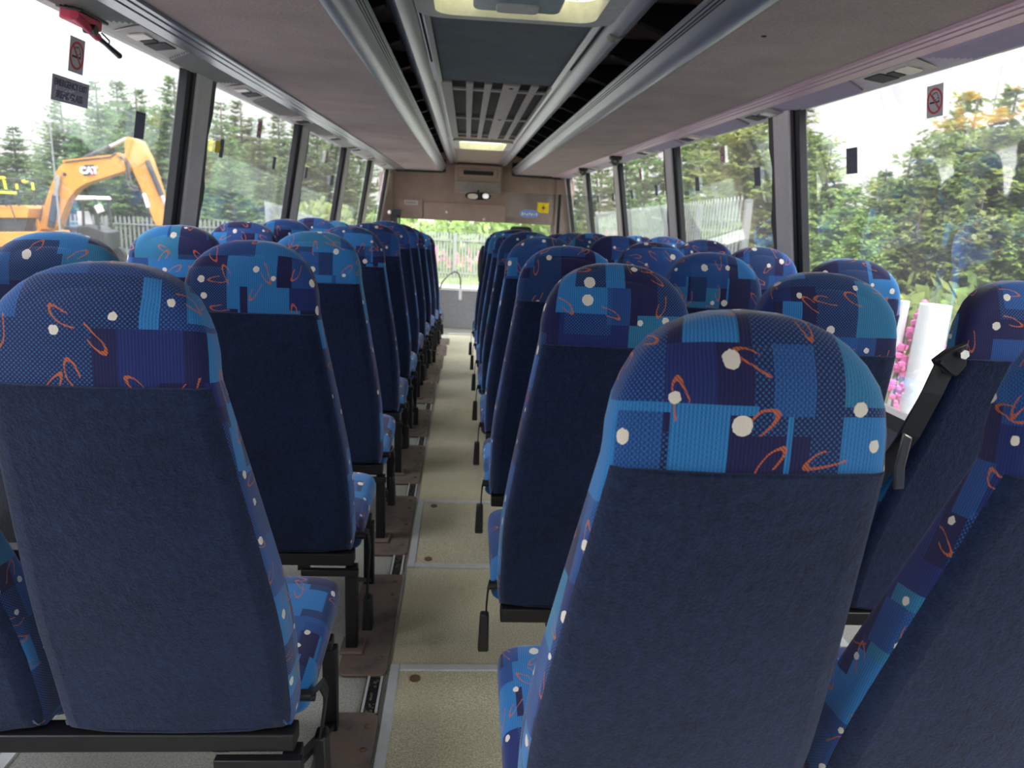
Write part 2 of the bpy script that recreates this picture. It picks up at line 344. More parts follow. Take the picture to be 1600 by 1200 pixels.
# roof and ceiling with two hatch openings
H1 = (1.85, 2.74, -.17, .46); H2 = (7.42, 8.4, -.14, .42)
def slab(b, x0, x1, z0, z1):
    b.box(x0, x1, YB, H1[0], z0, z1).box(x0, x1, H1[1], H2[0], z0, z1).box(x0, x1, H2[1], YF, z0, z1)
    for h in (H1, H2): b.box(x0, h[2], h[0], h[1], z0, z1).box(h[3], x1, h[0], h[1], z0, z1)
b = MB(); slab(b, -1.25, 1.57, 2.06, 2.09); b.box(-1.25, -1.2, YB, YF, 1.745, 2.06).box(1.52, 1.57, YB, YF, 1.745, 2.06)
struct('trim_2', b, M['roof'], 'roof skin above the lining', 'roof')
b = MB(); b.box(-.26, .53, YB, H1[0], 1.88, 1.91).box(-.26, .53, H1[1], 4.13, 1.88, 1.91).box(-.26, H1[2], H1[0], H1[1], 1.88, 1.91).box(H1[3], .53, H1[0], H1[1], 1.88, 1.91)
struct('ceiling', b, M['ceil'], 'dark slate carpeted centre ceiling panel ahead of the near hatch', 'ceiling')
b = MB(); b.box(-.26, .53, 4.13, 7.2, 1.895, 1.92)
struct('trim_3', b, M['slot'], 'dark void above the slatted ceiling grille', 'ceiling')
b = MB(); b.box(-.26, .53, 7.2, H2[0], 1.88, 1.91).box(-.26, .53, H2[1], 11.1, 1.88, 1.91).box(-.26, H2[2], H2[0], H2[1], 1.88, 1.91).box(H2[3], .53, H2[0], H2[1], 1.88, 1.91)
struct('trim_4', b, M['beige'], 'beige carpeted ceiling panel around the far hatch', 'ceiling')

# slatted grille
g = thing('ceiling_grille', 'grey slatted air grille in the ceiling between the two hatches', 'air grille', (0.14, 4.13, 1.88))
b = MB()
for x0, x1 in ((-.34, -.22), (-.145, -.105), (-.045, -.005), (.055, .145), (.205, .245), (.305, .345), (.42, .36)):
    a, c = min(x0, x1), max(x0, x1); b.box(a-.02, c-.02, 0, 3.07, -.012, .002)
for y in (.22, 1.55, 2.75): b.box(-.36, .39, y, y+.05, -.008, .004)
b.build('slat_panel', M['grille'], g, bevel=.003)
for y in (.02, 1.45, 2.98): MB().ball((.08, y+.06, -.013), .012, .012, .004).build('screw', M['slot'], g)

# roof hatches
def rrect(x0, x1, y0, y1, r, z, n=6):
    pts = []
    for cx, cy, a0 in ((x1-r, y1-r, 0), (x0+r, y1-r, PI/2), (x0+r, y0+r, PI), (x1-r, y0+r, 1.5*PI)):
        for i in range(n+1):
            a = a0+PI/2*i/n; pts.append((cx+r*math.cos(a), cy+r*math.sin(a), z))
    return pts
def ringframe(outer, inner, z0, z1):
    n = len(outer); b = MB(); vs = [(x, y, z0) for x, y, _ in outer]+[(x, y, z0-.004) for x, y, _ in inner]+[(x, y, z1) for x, y, _ in inner]+[(x, y, z1) for x, y, _ in outer]
    fs = [(L*n+i, L*n+(i+1) % n, ((L+1) % 4)*n+(i+1) % n, ((L+1) % 4)*n+i) for L in range(4) for i in range(n)]
    return b.add(vs, fs)
def hatch(H, label, big):
    y0, y1, x0, x1 = H; cx, cy = (x0+x1)/2, (y0+y1)/2; hx, hy = (x1-x0)/2, (y1-y0)/2
    t = thing('roof_hatch', label, 'roof hatch', (cx, cy, 1.88))
    ringframe(rrect(-hx-.02, hx+.02, -hy-.02, hy+.02, .09, 0), rrect(-hx+.045, hx-.045, -hy+.045, hy-.045, .06, 0), -.018, .10).build('frame', M['hatchgrey'], t, smooth=True, ang=50)
    MB().prism(rrect(-hx+.02, hx-.02, -hy+.02, hy-.02, .06, .045), (0, 0, .006)).build('skylight_panel', M['skylight'], t)
    if big:
        MB().prism(rrect(-.25, .25, -hy+.06, hy-.15, .05, .030), (0, 0, .012)).build('inner_panel', M['handle'], t, bevel=.004); MB().prism(rrect(-.145, .145, .12, hy-.085, .03, -.012), (0, 0, .05)).build('handle_pod', M['handle'], t, bevel=.008)
        h = MB().prism(rrect(-.07, .07, .25, hy-.10, .02, -.020), (0, 0, .02)).build('pull_handle', M['hatchgrey'], t, bevel=.004)
        for x in (-.20, .20): MB().ball((x, hy-.10, .044), .012, .012, .01).build('screw', M['slot'], t)
    else:
        MB().prism(rrect(-.14, .14, -hy+.06, -hy+.12, .02, -.015), (0, 0, .06)).build('pull_handle', M['hatchgrey'], t, bevel=.004)
hatch(H1, 'large roof hatch with pale yellow skylight and grey handle, nearest the camera', True)
hatch(H2, 'small roof hatch in the beige ceiling at the far end', False)

# ceiling rails and luggage racks
def rail(side):
    if side == 'left': P = [(-.150, 1.872), (-.168, 1.862), (-.192, 1.872), (-.205, 1.858), (-.245, 1.846), (-.275, 1.858), (-.292, 1.885), (-.29, 2.05), (-.150, 2.05)]
    else: P = [(.428, 1.872), (.446, 1.862), (.470, 1.872), (.483, 1.858), (.523, 1.846), (.553, 1.858), (.570, 1.885), (.568, 2.05), (.428, 2.05)]
    t = thing('ceiling_rail', f'silver trim rail along the {side} edge of the centre ceiling', 'trim rail', (0, 0, 0))
    MB().sweep(P, YB+.02, 11.0, ny=1).build('rail', M['alu'], t, smooth=True, ang=35)
    b = MB(); s = 1 if side == 'left' else -1; xa = -.180 if side == 'left' else .458
    for i in range(90):
        y = 1.6+i*.022; b.box(xa-.0035, xa+.0035, y, y+.010, 1.862, 1.868)
    o = b.build('perforation', M['slot'], t)
    if side == 'right':
        b = MB()
        b.tube([(.520, 2.80, 1.872), (.520, 2.86, 1.872)], .034, 16); b.build('joint_clip', M['steel'], t, smooth=True)
        MB().ball((.50, 8.6, 1.850), .016, .016, .012).build('bolt', M['white'], t, smooth=True)
rail('left'); rail('right')

def rack(side):
    s = -1 if side == 'left' else 1
    X = lambda a: CX+s*a
    t = thing('luggage_rack', f'long overhead luggage rack with brown grey carpet along the {side} side', 'luggage rack', (0, 0, 0))
    zi, zo = 1.740, 1.738
    for y0, y1 in ((YB+.02, 6.098), (6.104, 11.0)):
        MB().sweep([(X(.55), zi), (X(1.075), zo), (X(1.075), zo+.03), (X(.55), zi+.03)][::s], y0, y1).build('underside_panel', M['rack'], t)
    # front profile, three grooves
    P = [(.566, 1.738), (.548, 1.736), (.528, 1.741), (.510, 1.752), (.497, 1.766), (.4885, 1.775), (.4905, 1.777), (.4835, 1.782), (.4855, 1.784), (.478, 1.790), (.480, 1.792), (.472, 1.798), (.470, 1.806), (.480, 1.812), (.56, 1.80)]
    for y0, y1 in ((YB+.02, 6.098), (6.104, 11.0)):
        MB().sweep([(X(a), z) for a, z in P][::s], y0, y1).build('front_rail', M['alu'], t, smooth=True, ang=30)
    b = MB()
    for a, z in ((.4885, 1.776), (.4835, 1.783), (.478, 1.791)): b.sweep([(X(a)-.0012, z-.0015), (X(a)+.0012, z-.0015), (X(a)+.0012, z+.0015), (X(a)-.0012, z+.0015)], YB+.03, 10.98)
    b.build('groove', M['groove'], t)
    # lining and dividers inside
    b = MB(); b.sweep([(X(.50), 1.80), (X(1.26), 1.79), (X(1.26), 2.05), (X(.42), 2.05), (X(.42), 2.045), (X(1.25), 2.045), (X(1.25), 1.795), (X(.50), 1.806)][::s], YB+.02, 11.0)
    b.build('lining', M['dark'], t)
    for y in [.6+i*.62 for i in range(17)]:
        d = MB().sweep([(X(.50), 1.97), (X(.62), 1.93), (X(1.2), 1.93), (X(1.2), 2.04), (X(.50), 2.04)][::s], y, y+.06).build('divider', M['rubber'], t)
    # outer strip
    for a0, a1 in ((1.068, 1.092), (1.096, 1.128), (1.132, 1.19)):
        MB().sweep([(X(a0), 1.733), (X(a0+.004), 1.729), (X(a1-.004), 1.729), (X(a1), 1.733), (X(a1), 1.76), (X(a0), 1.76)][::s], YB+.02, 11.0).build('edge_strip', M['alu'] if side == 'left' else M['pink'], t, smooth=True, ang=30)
    MB().sweep([(X(1.06), 1.745), (X(1.2), 1.745), (X(1.2), 1.765), (X(1.06), 1.765)][::s], YB+.02, 11.0).build('groove', M['groove'], t)
    # end cap, black edged
    MB().sweep([(X(.48), 1.722), (X(.56), 1.712), (X(1.2), 1.700), (X(1.2), 2.0), (X(.48), 1.9)][::s], 11.002, 11.03).build('end_cap', M['rubber'], t)
    return t
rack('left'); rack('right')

# cove between rack and window top, with ribbed stretches; service units sit in it
SV = dict(left=[.9, 2.72, 3.83, 5.0, 6.2, 7.35, 8.5, 9.7], right=[1.1, 2.5, 3.62, 4.78, 6.0, 7.2, 8.4, 9.6])
def cove(side):
    s = -1 if side == 'left' else 1; X = lambda a: CX+s*a
    b = MB(); b.sweep([(X(1.185), 1.738), (X(1.25), 1.731), (X(1.30), 1.722), (X(1.33), 1.722), (X(1.33), 1.80), (X(1.185), 1.80)][::s], YB+.02, 11.2)
    m = M['cove'] if side == 'left' else M['covep']
    struct('trim_5' if side == 'left' else 'trim_6', b, m, f'plastic cove along the top of the {side} windows', 'cove panel')
    t = thing('ribbed_cove_panel', f'fine ribbed plastic panels along the {side} cove between reading lights', 'ribbed panel', (0, 0, 0))
    ys = SV[side]
    for ya, yb in zip(ys[:4], ys[1:5]):
        b = MB(); n = 9; L0, L1 = ya+.22, yb-.22
        for i in range(n):
            a = 1.196+i*.0125; bow = .02+.16*(1-i/(n-1))
            y0, y1 = L0+ (.10*i/n), L1- (.10*i/n)
            z = 1.737-(a-1.185)*.13
            b.sweep([(X(a)-.0062, z+.004), (X(a)-.0062, z-.001), (X(a)-.0005*s, z-.011), (X(a)+.0062, z-.001), (X(a)+.0062, z+.004)], y0, y1)
        b.build('rib_panel', m, t)
        b = MB()
        for i in range(n-1):
            a = 1.196+(i+.5)*.0125; z = 1.737-(a-1.185)*.13; b.sweep([(X(a)-.0022, z-.0035), (X(a)+.0022, z-.0035), (X(a)+.0022, z), (X(a)-.0022, z)], L0+.10*i/n, L1-.10*i/n)
        b.build('rib_gap_shade', M['seal'], t)  # dark strips paint in the shade of the valleys between ribs
    for i, y in enumerate(ys):
        u = thing('reading_light_unit', f'{ORD[i]} service unit from the camera on the {side} cove, with dark vent and lamp lens', 'reading light', (X(1.245), y, 1.728), 0, f'service units along the {side} cove')
        MB().prism([(s*-.055, -.19, .006), (s*.05, -.14, -.004), (s*.05, .14, -.004), (s*-.055, .19, .006)][::s], (0, 0, -.006)).build('base_plate', M['cove'], u, bevel=.002)
        MB().prism([(s*-.04, .03, -.0005), (s*.03, .03, -.010), (s*.03, .13, -.010), (s*-.04, .13, -.0005)][::s], (0, 0, -.004)).build('vent', M['rubber'], u)
        MB().prism([(s*-.03, -.11, -.002), (s*.025, -.11, -.010), (s*.025, -.04, -.010), (s*-.03, -.04, -.002)][::s], (0, 0, -.006)).build('lamp_lens', M['lens'], u, bevel=.002)
        MB().prism([(s*-.025, -.025, -.002), (s*.02, -.025, -.010), (s*.02, .015, -.010), (s*-.025, .015, -.002)][::s], (0, 0, -.004)).build('switch', M['rubber'], u)
cove('left'); cove('right')

# window posts and panes
PIL = dict(left=[-.8, 1.2, 3.21, 5.22, 7.10, 8.94, 10.85], right=[-.7, 1.3, 3.33, 5.30, 7.25, 9.20, 11.0])
ti = 7; wi = 1
def on_wall(side, y, z, d=0):
    return ((XL(z)+d) if side == 'left' else (XR(z)-d), y, z)
for side in ('left', 'right'):
    X = XL if side == 'left' else XR; s = 1 if side == 'left' else -1
    def slabw(b, y0, y1, z0, z1, d0, d1):
        b.hexa([(X(z0)+s*d0, y0, z0), (X(z0)+s*d1, y0, z0), (X(z0)+s*d1, y1, z0), (X(z0)+s*d0, y1, z0), (X(z1)+s*d0, y0, z1), (X(z1)+s*d1, y0, z1), (X(z1)+s*d1, y1, z1), (X(z1)+s*d0, y1, z1)])
    for j, y in enumerate(PIL[side]):
        b = MB(); slabw(b, y+.093, y+.27, SILL, WTOP+.02, -.034, .022)
        p = struct(f'trim_{ti}', b, M['post'], f'{ORD[j]} grey carpeted post from the back between the {side} windows', 'window post', bevel=.008); ti += 1
        b = MB(); slabw(b, y+.025, y+.065, SILL, WTOP+.01, -.034, .004); slabw(b, y+.065, y+.095, SILL, WTOP+.01, -.034, .012); b.build('window_seal', M['rubber'], p, bevel=.004)
        b = MB(); n = 26      # wavy seal on the far side
        for i in range(n):
            z0, z1 = SILL+(WTOP-SILL)*i/n, SILL+(WTOP-SILL)*(i+1)/n; wv = lambda z: .014*math.sin(z*15+j)+.006*math.sin(z*37)
            q0, q1 = y+.325+wv(z0), y+.325+wv(z1)
            b.hexa([(X(z0)-s*.05, y+.255, z0), (X(z0)+s*.014, y+.255, z0), (X(z0)+s*.014, q0, z0), (X(z0)-s*.05, q0, z0), (X(z1)-s*.05, y+.255, z1), (X(z1)+s*.014, y+.255, z1), (X(z1)+s*.014, q1, z1), (X(z1)-s*.05, q1, z1)])
        b.build('edge_seal', M['seal'], p)
    ys = [YB]+PIL[side]
    edges = list(zip([YB]+[y+.30 for y in PIL[side]], PIL[side]+[YF]))
    for y0, y1 in edges:
        if y1-y0 < .05: continue
        b = MB(); slabw(b, y0-.02, y1+.05, SILL-.02, WTOP+.02, -.042, -.036)
        struct(f'window_{wi}', b, M['glass'], f'tinted side window pane, {side} side', 'window'); wi += 1
    b = MB(); slabw(b, YB, YF, SILL-.05, SILL+.012, -.05, .02)
    struct(f'trim_{ti}', b, M['seal'], f'sill trim under the {side} windows', 'trim'); ti += 1
b = MB().box(-1.3, 1.62, YF+.0, YF+.006, 0, 1.1); struct(f'window_{wi}', b, M['windscreen'], 'wide windscreen at the front of the coach', 'window'); wi += 1
b = MB().box(-1.05, 1.4, YB-.03, YB-.024, .85, 1.7); struct(f'window_{wi}', b, M['glass'], 'rear window behind the camera', 'window'); wi += 1

# front header
b = MB().box(-1.25, 1.57, 11.25, YF+.05, 1.04, 2.09); struct('wall_header', b, M['beige'], 'beige carpeted header above the windscreen', 'wall')
b = MB().box(-1.30, -1.10, 11.2, YF+.04, 0, 1.7).box(1.33, 1.6, 11.2, YF+.04, 0, 1.7); struct(f'trim_{ti}', b, M['beige'], 'beige corner posts beside the windscreen', 'trim'); ti += 1
t = thing('header_locker', 'beige header locker door with two knobs above the windscreen', 'locker', (0, 11.25, 0))
MB().box(-.64, .62, -.022, 0, 1.06, 1.30).build('door_panel', M['beige'], t, bevel=.004)
b = MB().ball((-.30, -.03, 1.16), .02, .02, .02); b.build('knob', M['white'], t, smooth=True)
b = MB().ball((.26, -.03, 1.08), .02, .02, .02); b.build('knob', M['white'], t, smooth=True)
o = MB().box(-1.02, -.66, 11.228, 11.25, 1.05, 1.33).build('side_locker', M['beige'], bevel=.004); tag(o, 'small beige locker left of the header locker', 'locker')
t = thing('notice_plate', 'small pale notice plate on the left of the header', 'notice', (-.83, 11.225, 1.275)); MB().box(-.10, .10, -.008, 0, -.03, .03).build('plate', M['sign'], t); MB().box(-.08, .08, -.010, -.008, -.012, .012).build('lettering', M['beige'], t)
t = thing('bulkhead_box', 'trapezoid beige bulkhead box with dark vent slot above the mirror', 'bulkhead box', (.155, 11.1, 0))
MB().prism([(-.36, 0, 1.86), (-.34, 0, 1.60), (-.36, 0, 1.44), (.36, 0, 1.44), (.34, 0, 1.60), (.36, 0, 1.86)], (0, .15, 0)).build('body', M['beige'], t, bevel=.02)
MB().box(-.28, .28, -.012, 0, 1.69, 1.80).build('vent_surround', M['beige'], t, bevel=.006); MB().box(-.22, .22, -.016, -.012, 1.71, 1.77).build('vent_slot', M['slot'], t); MB().box(-.33, .33, -.014, .0, 1.47, 1.62).build('recess_panel', M['grille'], t, bevel=.01)
t = thing('rear_view_mirror', 'wide interior mirror with dark frame under the bulkhead box', 'mirror', (.16, 10.98, 1.41))
def oval(rx, rz, n=20, y=0): return [(rx*math.copysign(abs(math.cos(a))**.8, math.cos(a)), y, rz*math.copysign(abs(math.sin(a))**.8, math.sin(a))) for a in [2*PI*i/n for i in range(n)]]
MB().prism(oval(.19, .055), (0, .05, 0)).build('frame', M['rubber'], t, smooth=True, ang=50)
MB().prism([(x-.08, y-.004, z-.006) for x, y, z in oval(.075, .038)], (0, .004, 0)).build('lens', M['lens'], t); MB().prism([(x+.11, y-.004, z+.006) for x, y, z in oval(.045, .036)], (0, .004, 0)).build('glass', M['mirror'], t)
MB().tube([(0, .03, .04), (0, .15, .10), (0, .29, .14)], .012).build('stalk', M['rubber'], t)
# dash front, grab rail
n = 12; pts = [(-.62+1.24*i/n, 11.16-.10*math.sin(PI*i/n)) for i in range(n+1)]
t = thing('dash_panel', 'grey curved dash panel facing down the gangway with pale top edge', 'dash panel', (.1, 0, 0))
MB().prism([(x, y, -.57) for x, y in pts]+[(.62, 11.5, -.57), (-.62, 11.5, -.57)], (0, 0, .58)).build('panel', M['dash'], t, smooth=True)
MB().prism([(x, y-.01, .01) for x, y in pts]+[(.62, 11.6, .01), (-.62, 11.6, .01)], (0, 0, .035)).build('top_edge', M['white'], t, smooth=True)
t = thing('grab_rail', 'thin curved grab rail in front of the windscreen beside the dash', 'grab rail', (0, 10.85, 0))
MB().tube([(-.36, 0, .05), (-.33, 0, .15), (-.24, 0, .26), (-.15, 0, .31), (-.09, 0, .29), (-.06, 0, .20), (-.055, 0, .06), (-.06, .1, -.02)], .012).build('rail', M['steel'], t, smooth=True)
MB().box(-.08, -.035, -.012, .012, -.1, .07).build('mount', M['white'], t, bevel=.004)
# step nosings at the front
for i, (y, z) in enumerate(((8.44, -.215), (8.94, -.395))):
    o = MB().box(-.17, .42, y-.03, y+.01, z-.01, z+.012).build('step_nosing', M['edge'], bevel=.003); tag(o, ['upper', 'lower'][i]+' white step nosing where the gangway drops to the front', 'step nosing')
# partition behind the driver
t = thing('driver_partition', 'clear glass partition behind the driver with dark frame', 'partition', (0, 8.2, 0))
MB().box(.42, 1.42, 0, .008, .55, 1.42).build('glass_panel', M['screen'], t)
MB().box(.40, 1.44, -.012, .02, -.28, .55).build('lower_panel', M['dash'], t); b = MB().box(1.0, 1.03, -.01, .018, .55, 1.42); b.build('frame_post', M['black'], t)
o = MB().box(.775, .90, 8.188, 8.196, 1.215, 1.325).build('yellow_notice', M['syellow'], bevel=.002); tag(o, 'square yellow notice stuck on the driver partition glass', 'notice')
b = MB().box(-.02, .02, -.0015, 0, -.005, .005).box(-.005, .005, -.0015, 0, -.02, .02); x_ = b.build('symbol', M['signblack'], o); x_.location = (.84, 8.187, 1.27)
o = MB().prism([(x+.69, 8.188, z+1.20) for x, _, z in oval(.11, .045)], (0, .006, 0)).build('oval_sticker', M['sblue']); tag(o, 'blue oval sticker left of the yellow notice on the partition', 'sticker')
b = MB()
for i in range(7): b.box(-.085+i*.026, -.072+i*.026, -.0015, 0, -.018+.008*(i % 2), .012-.006*(i % 3))
x_ = b.build('lettering', M['cupla'], o); x_.location = (.69, 8.1875, 1.20)
t = thing('driver_seat', 'dark high-backed driver seat beyond the glass partition', 'driver seat', (.66, 8.95, -.575))
MB().prism([(-.24, 0, .45), (.24, 0, .45), (.23, -.06, 1.25), (.12, -.08, 1.62), (-.12, -.08, 1.62), (-.23, -.06, 1.25)], (0, .1, 0)).build('backrest', M['coat'], t, bevel=.03)
MB().box(-.25, .25, .05, .55, .35, .50).build('cushion', M['coat'], t, bevel=.03); MB().box(-.12, .12, .15, .45, 0, .35).build('pedestal', M['black'], t)

# ------------------------------------------------------------------ coach seats
NB = 6
def halfw(z):
    T = [(.30, .193), (.33, .198), (.50, .199), (.60, .192), (.72, .179), (.84, .165), (.974, .1495), (.99, .148)]
    for (a, wa), (b_, wb) in zip(T, T[1:]):
        if z <= b_: return wa+(wb-wa)*(z-a)/(b_-a)
    u = min(1, (z-.99)/.14); return .148*(1-u**2.35)**(1/2.35)
def yrear(z):
    T = [(.30, .005), (.45, -.026), (.70, -.098), (.974, -.175), (1.06, -.168), (1.13, -.142)]
    for (a, ya), (b_, yb) in zip(T, T[1:]):
        if z <= b_: return ya+(yb-ya)*(z-a)/(b_-a)
    return T[-1][1]
def thick(z): return .105 if z < .6 else max(.062, .105-.11*(z-.6))
ZS = [.30, .315, .34, .40, .46, .52, .58, .64, .70, .76, .82, .88, .974, .99, 1.012, 1.04, 1.062, 1.083, 1.100, 1.113, 1.1225, 1.1275]
def outline(zs, w0=None):
    """right half (x,z) bottom to top"""
    return [(halfw(z), z) for z in zs]
def pillow(zs, apex, rad, side_front, grow=0.0, inset0=0.0, both=True):
    """closed cushion from a symmetric outline; both faces, or the rear face only"""
    half = [(halfw(z), z) for z in zs]
    cols = NB
    loop = list(half)                        # right going up
    if apex: loop.append((0, apex))
    loop += [(-x, z) for x, z in half[::-1]]  # left going down
    bot = [(-half[0][0]+2*half[0][0]*i/cols, half[0][1]) for i in range(1, cols)]
    loop += bot
    n = len(loop)
    nor = []
    for i in range(n):
        a = loop[i-1]; c = loop[(i+1) % n]; dx, dz = c[0]-a[0], c[1]-a[1]; L = math.hypot(dx, dz) or 1
        nor.append((dz/L, -dx/L))
    def ring(d): return [(p[0]-nr[0]*d, p[1]-nr[1]*d) for p, nr in zip(loop, nor)]
    return half, loop, nor, ring
def backrest_mesh():
    half, loop, nor, ring = pillow(ZS, 1.13, .03, 1)
    n = len(loop); nh = len(half); R = .030
    ds = [0, .0012, .005, .012, .021, R]
    vs = []; uv = []
    def layer(d, face):
        rg = ring(d); th_f = math.sqrt(max(0, 1-(1-d/R)**2))
        o = len(vs)
        for (x, z), nr in zip(rg, nor):
            th = thick(z); ym = yrear(z)+th/2; y = ym+face*(th/2)*(.45+.55*th_f)
            vs.append((x, y, z)); q_ = (y-yrear(z)); uv.append((x+nr[0]*q_, z+nr[1]*q_))
        return o
    L = [layer(d, -1) for d in ds]; Fr = [layer(d, 1) for d in ds]
    fs = []
    def band(a, b): 
        for i in range(n): fs.append((a+i, a+(i+1) % n, b+(i+1) % n, b+i))
    for a, b_ in zip(L, L[1:]): band(b_, a)
    for a, b_ in zip(Fr, Fr[1:]): band(a, b_)
    band(L[0], Fr[0])
    def fill(o, face):
        # rows bottom to top
        rows = []
        bl = [o+nh*2+1+i for i in range(NB-1)]            # bottom mids, left to right
        rows.append([o+2*nh]+bl+[o])
        for i in range(1, nh):
            r_, l_ = o+i, o+2*nh-i
            row = [l_]
            for k in range(1, NB):
                t = k/NB; A, B = vs[l_], vs[r_]; bul = .008*math.sin(PI*t)*min(1, abs(B[0]-A[0])/.2)
                vs.append((A[0]+(B[0]-A[0])*t, A[1]+face*bul, A[2])); uv.append((A[0]+(B[0]-A[0])*t, A[2])); row.append(len(vs)-1)
            rows.append(row+[r_])
        for a, b_ in zip(rows, rows[1:]):
            for k in range(NB): fs.append((a[k], a[k+1], b_[k+1], b_[k]) if face < 0 else (a[k], b_[k], b_[k+1], a[k+1]))
        ap = o+nh; top = rows[-1]
        for k in range(NB): fs.append((top[k], top[k+1], ap) if face < 0 else (top[k], ap, top[k+1]))
    fill(L[-1], -1); fill(Fr[-1], 1)
    b = MB(); b.v = vs; b.f = fs; b.uv = uv; return b
def panel_mesh():
    zs = [z for z in ZS if z <= .975]
    half, loop, nor, ring = pillow(zs, None, .03, 1)
    n = len(loop); nh = len(half); R = .030
    nT = NB-1
    # add top mids so the top edge follows the seam
    top = [(half[-1][0]-2*half[-1][0]*i/NB, half[-1][1]) for i in range(1, NB)]
    loop = list(half)+top+[(-x, z) for x, z in half[::-1]]+[(-half[0][0]+2*half[0][0]*i/NB, half[0][1]) for i in range(1, NB)]
    n = len(loop)
    side = lambda i: i < nh or nh+nT <= i < 2*nh+nT
    vs = []; fs = []
    def layer(d, push):
        o = len(vs)
        for i, (x, z) in enumerate(loop):
            sgn = 1 if x > 0 else -1
            hw = halfw(z)-d; xx = x*(hw/halfw(z))
            edge = halfw(z)-abs(xx); e_ = min(edge, R); thf = math.sqrt(max(0, 1-(1-e_/R)**2))
            th = thick(z); y = yrear(z)+th/2-(th/2)*(.45+.55*thf)
            bul = .008*math.cos(PI/2*min(1, abs(xx)/hw)) if hw > 0 else 0
            zz = z
            if z >= .96: zz = z-d*.15
            if z <= .301: zz = z+d*.4+.004
            vs.append((xx, y-push-bul, zz))
        return o
    A = layer(.003, -.004); B = layer(.0045, .0025); C = layer(.014, .0045); D = layer(.030, .0045)
    for a, b_ in ((A, B), (B, C), (C, D)):
        for i in range(n): fs.append((b_+i, b_+(i+1) % n, a+(i+1) % n, a+i))
    o = D
    rows = [[o+2*nh+nT-1]+[o+2*nh+nT+i for i in range(NB-1)]+[o]]
    for i in range(1, nh-1):
        r_, l_ = o+i, o+2*nh+nT-1-i; row = [l_]
        for k in range(1, NB):
            t = k/NB; P_, Q_ = vs[l_], vs[r_]; vs.append((P_[0]+(Q_[0]-P_[0])*t, P_[1]-.008*math.sin(PI*t), P_[2])); row.append(len(vs)-1)
        rows.append(row+[r_])
    rows.append([o+nh+nT]+[o+nh+nT-1-i for i in range(nT)]+[o+nh-1])
    for a, b_ in zip(rows, rows[1:]):
        for k in range(NB): fs.append((a[k], a[k+1], b_[k+1], b_[k]))
    b = MB(); b.v = vs; b.f = fs; return b
def cushion_mesh():
    ys = [.085, .09, .105, .16, .24, .32, .39, .425, .44, .446]
    vs = []; uv = []; N = 28
    for y in ys:
        u = (y-.085)/.361
        zt = .345+.035*u; zb = .255+.02*u; wd = .2105
        e1 = min((y-.085), (.446-y)); R = .03; f = math.sqrt(max(0, 1-(1-min(e1, R)/R)**2)); f = .55+.45*f
        zc = (zt+zb)/2; h = (zt-zb)/2*f; ww = wd-(1-f)*.03
        for k in range(N):
            a = 2*PI*k/N; c, s_ = math.cos(a), math.sin(a)
            x = ww*math.copysign(abs(c)**(2/7), c); z = zc+h*math.copysign(abs(s_)**(2/3.4), s_)
            vs.append((x, y, z)); uv.append((x+math.copysign(max(0, zt-z), x)*.9, y+.31))
    fs = [(i*N+k, i*N+(k+1) % N, (i+1)*N+(k+1) % N, (i+1)*N+k) for i in range(len(ys)-1) for k in range(N)]
    fs += [tuple(range(N))[::-1], tuple(range((len(ys)-1)*N, len(ys)*N))]
    b = MB(); b.v = vs; b.f = fs; b.uv = uv; return b
def strap(pts, w_, h_, wdir):
    """flat webbing along points; wdir is its width direction"""
    b = MB(); wd = Vector(wdir).normalized()*w_/2; P = [Vector(p) for p in pts]; vs = []
    for i, p in enumerate(P):
        d = (P[min(i+1, len(P)-1)]-P[max(i-1, 0)]).normalized(); nn = d.cross(wd).normalized()*h_/2
        vs += [p-wd-nn, p+wd-nn, p+wd+nn, p-wd+nn]
    fs = [(i*4+k, i*4+(k+1) % 4, i*4+4+(k+1) % 4, i*4+4+k) for i in range(len(P)-1) for k in range(4)]+[(0, 3, 2, 1), tuple(len(vs)-4+k for k in range(4))]
    return b.add(vs, fs)

def add_belt(t, sgn, long):
    x = .219 if sgn > 0 else -.214
    a = MB(); a.tube([(x-.03*sgn, .085, .315), (x+.003*sgn, .085, .315)], .011, 10); a.build('belt_anchor', M['plastic'], t, smooth=True)
    if long: pts = [(x, .085, .33), (x+.008*sgn, .10, .32), (x+.012*sgn, .12, .26), (x+.008*sgn, .115, .18), (x+.004*sgn, .11, .10)]
    elif sgn < 0: pts = [(x, .085, .325), (x-.004, .088, .30), (x-.006, .09, .26), (x-.006, .092, .225)]
    else: pts = [(x, .075, .325), (x+.012*sgn, .10, .33), (x+.016*sgn, .125, .29), (x+.010*sgn, .12, .235), (x+.006*sgn, .115, .20)]
    strap(pts, .034 if sgn > 0 else .018, .004, (0, 1, 0)).build('belt_strap', M['belt'], t)
    zt = pts[-1][2]
    xa, xb, ya, yb = (x-.008, x+.022, .092, .138) if sgn > 0 else (x-.024, x+.004, .078, .108)
    k_ = MB().hexa([(xa, ya, zt-.095), (xb, ya, zt-.095), (xb, yb, zt-.095), (xa, yb, zt-.095), (xa+.003, ya+.004, zt+.01), (xb-.003, ya+.004, zt+.01), (xb-.003, yb-.004, zt+.01), (xa+.003, yb-.004, zt+.01)])
    k_.build('belt_buckle', M['plastic'], t, bevel=.005)
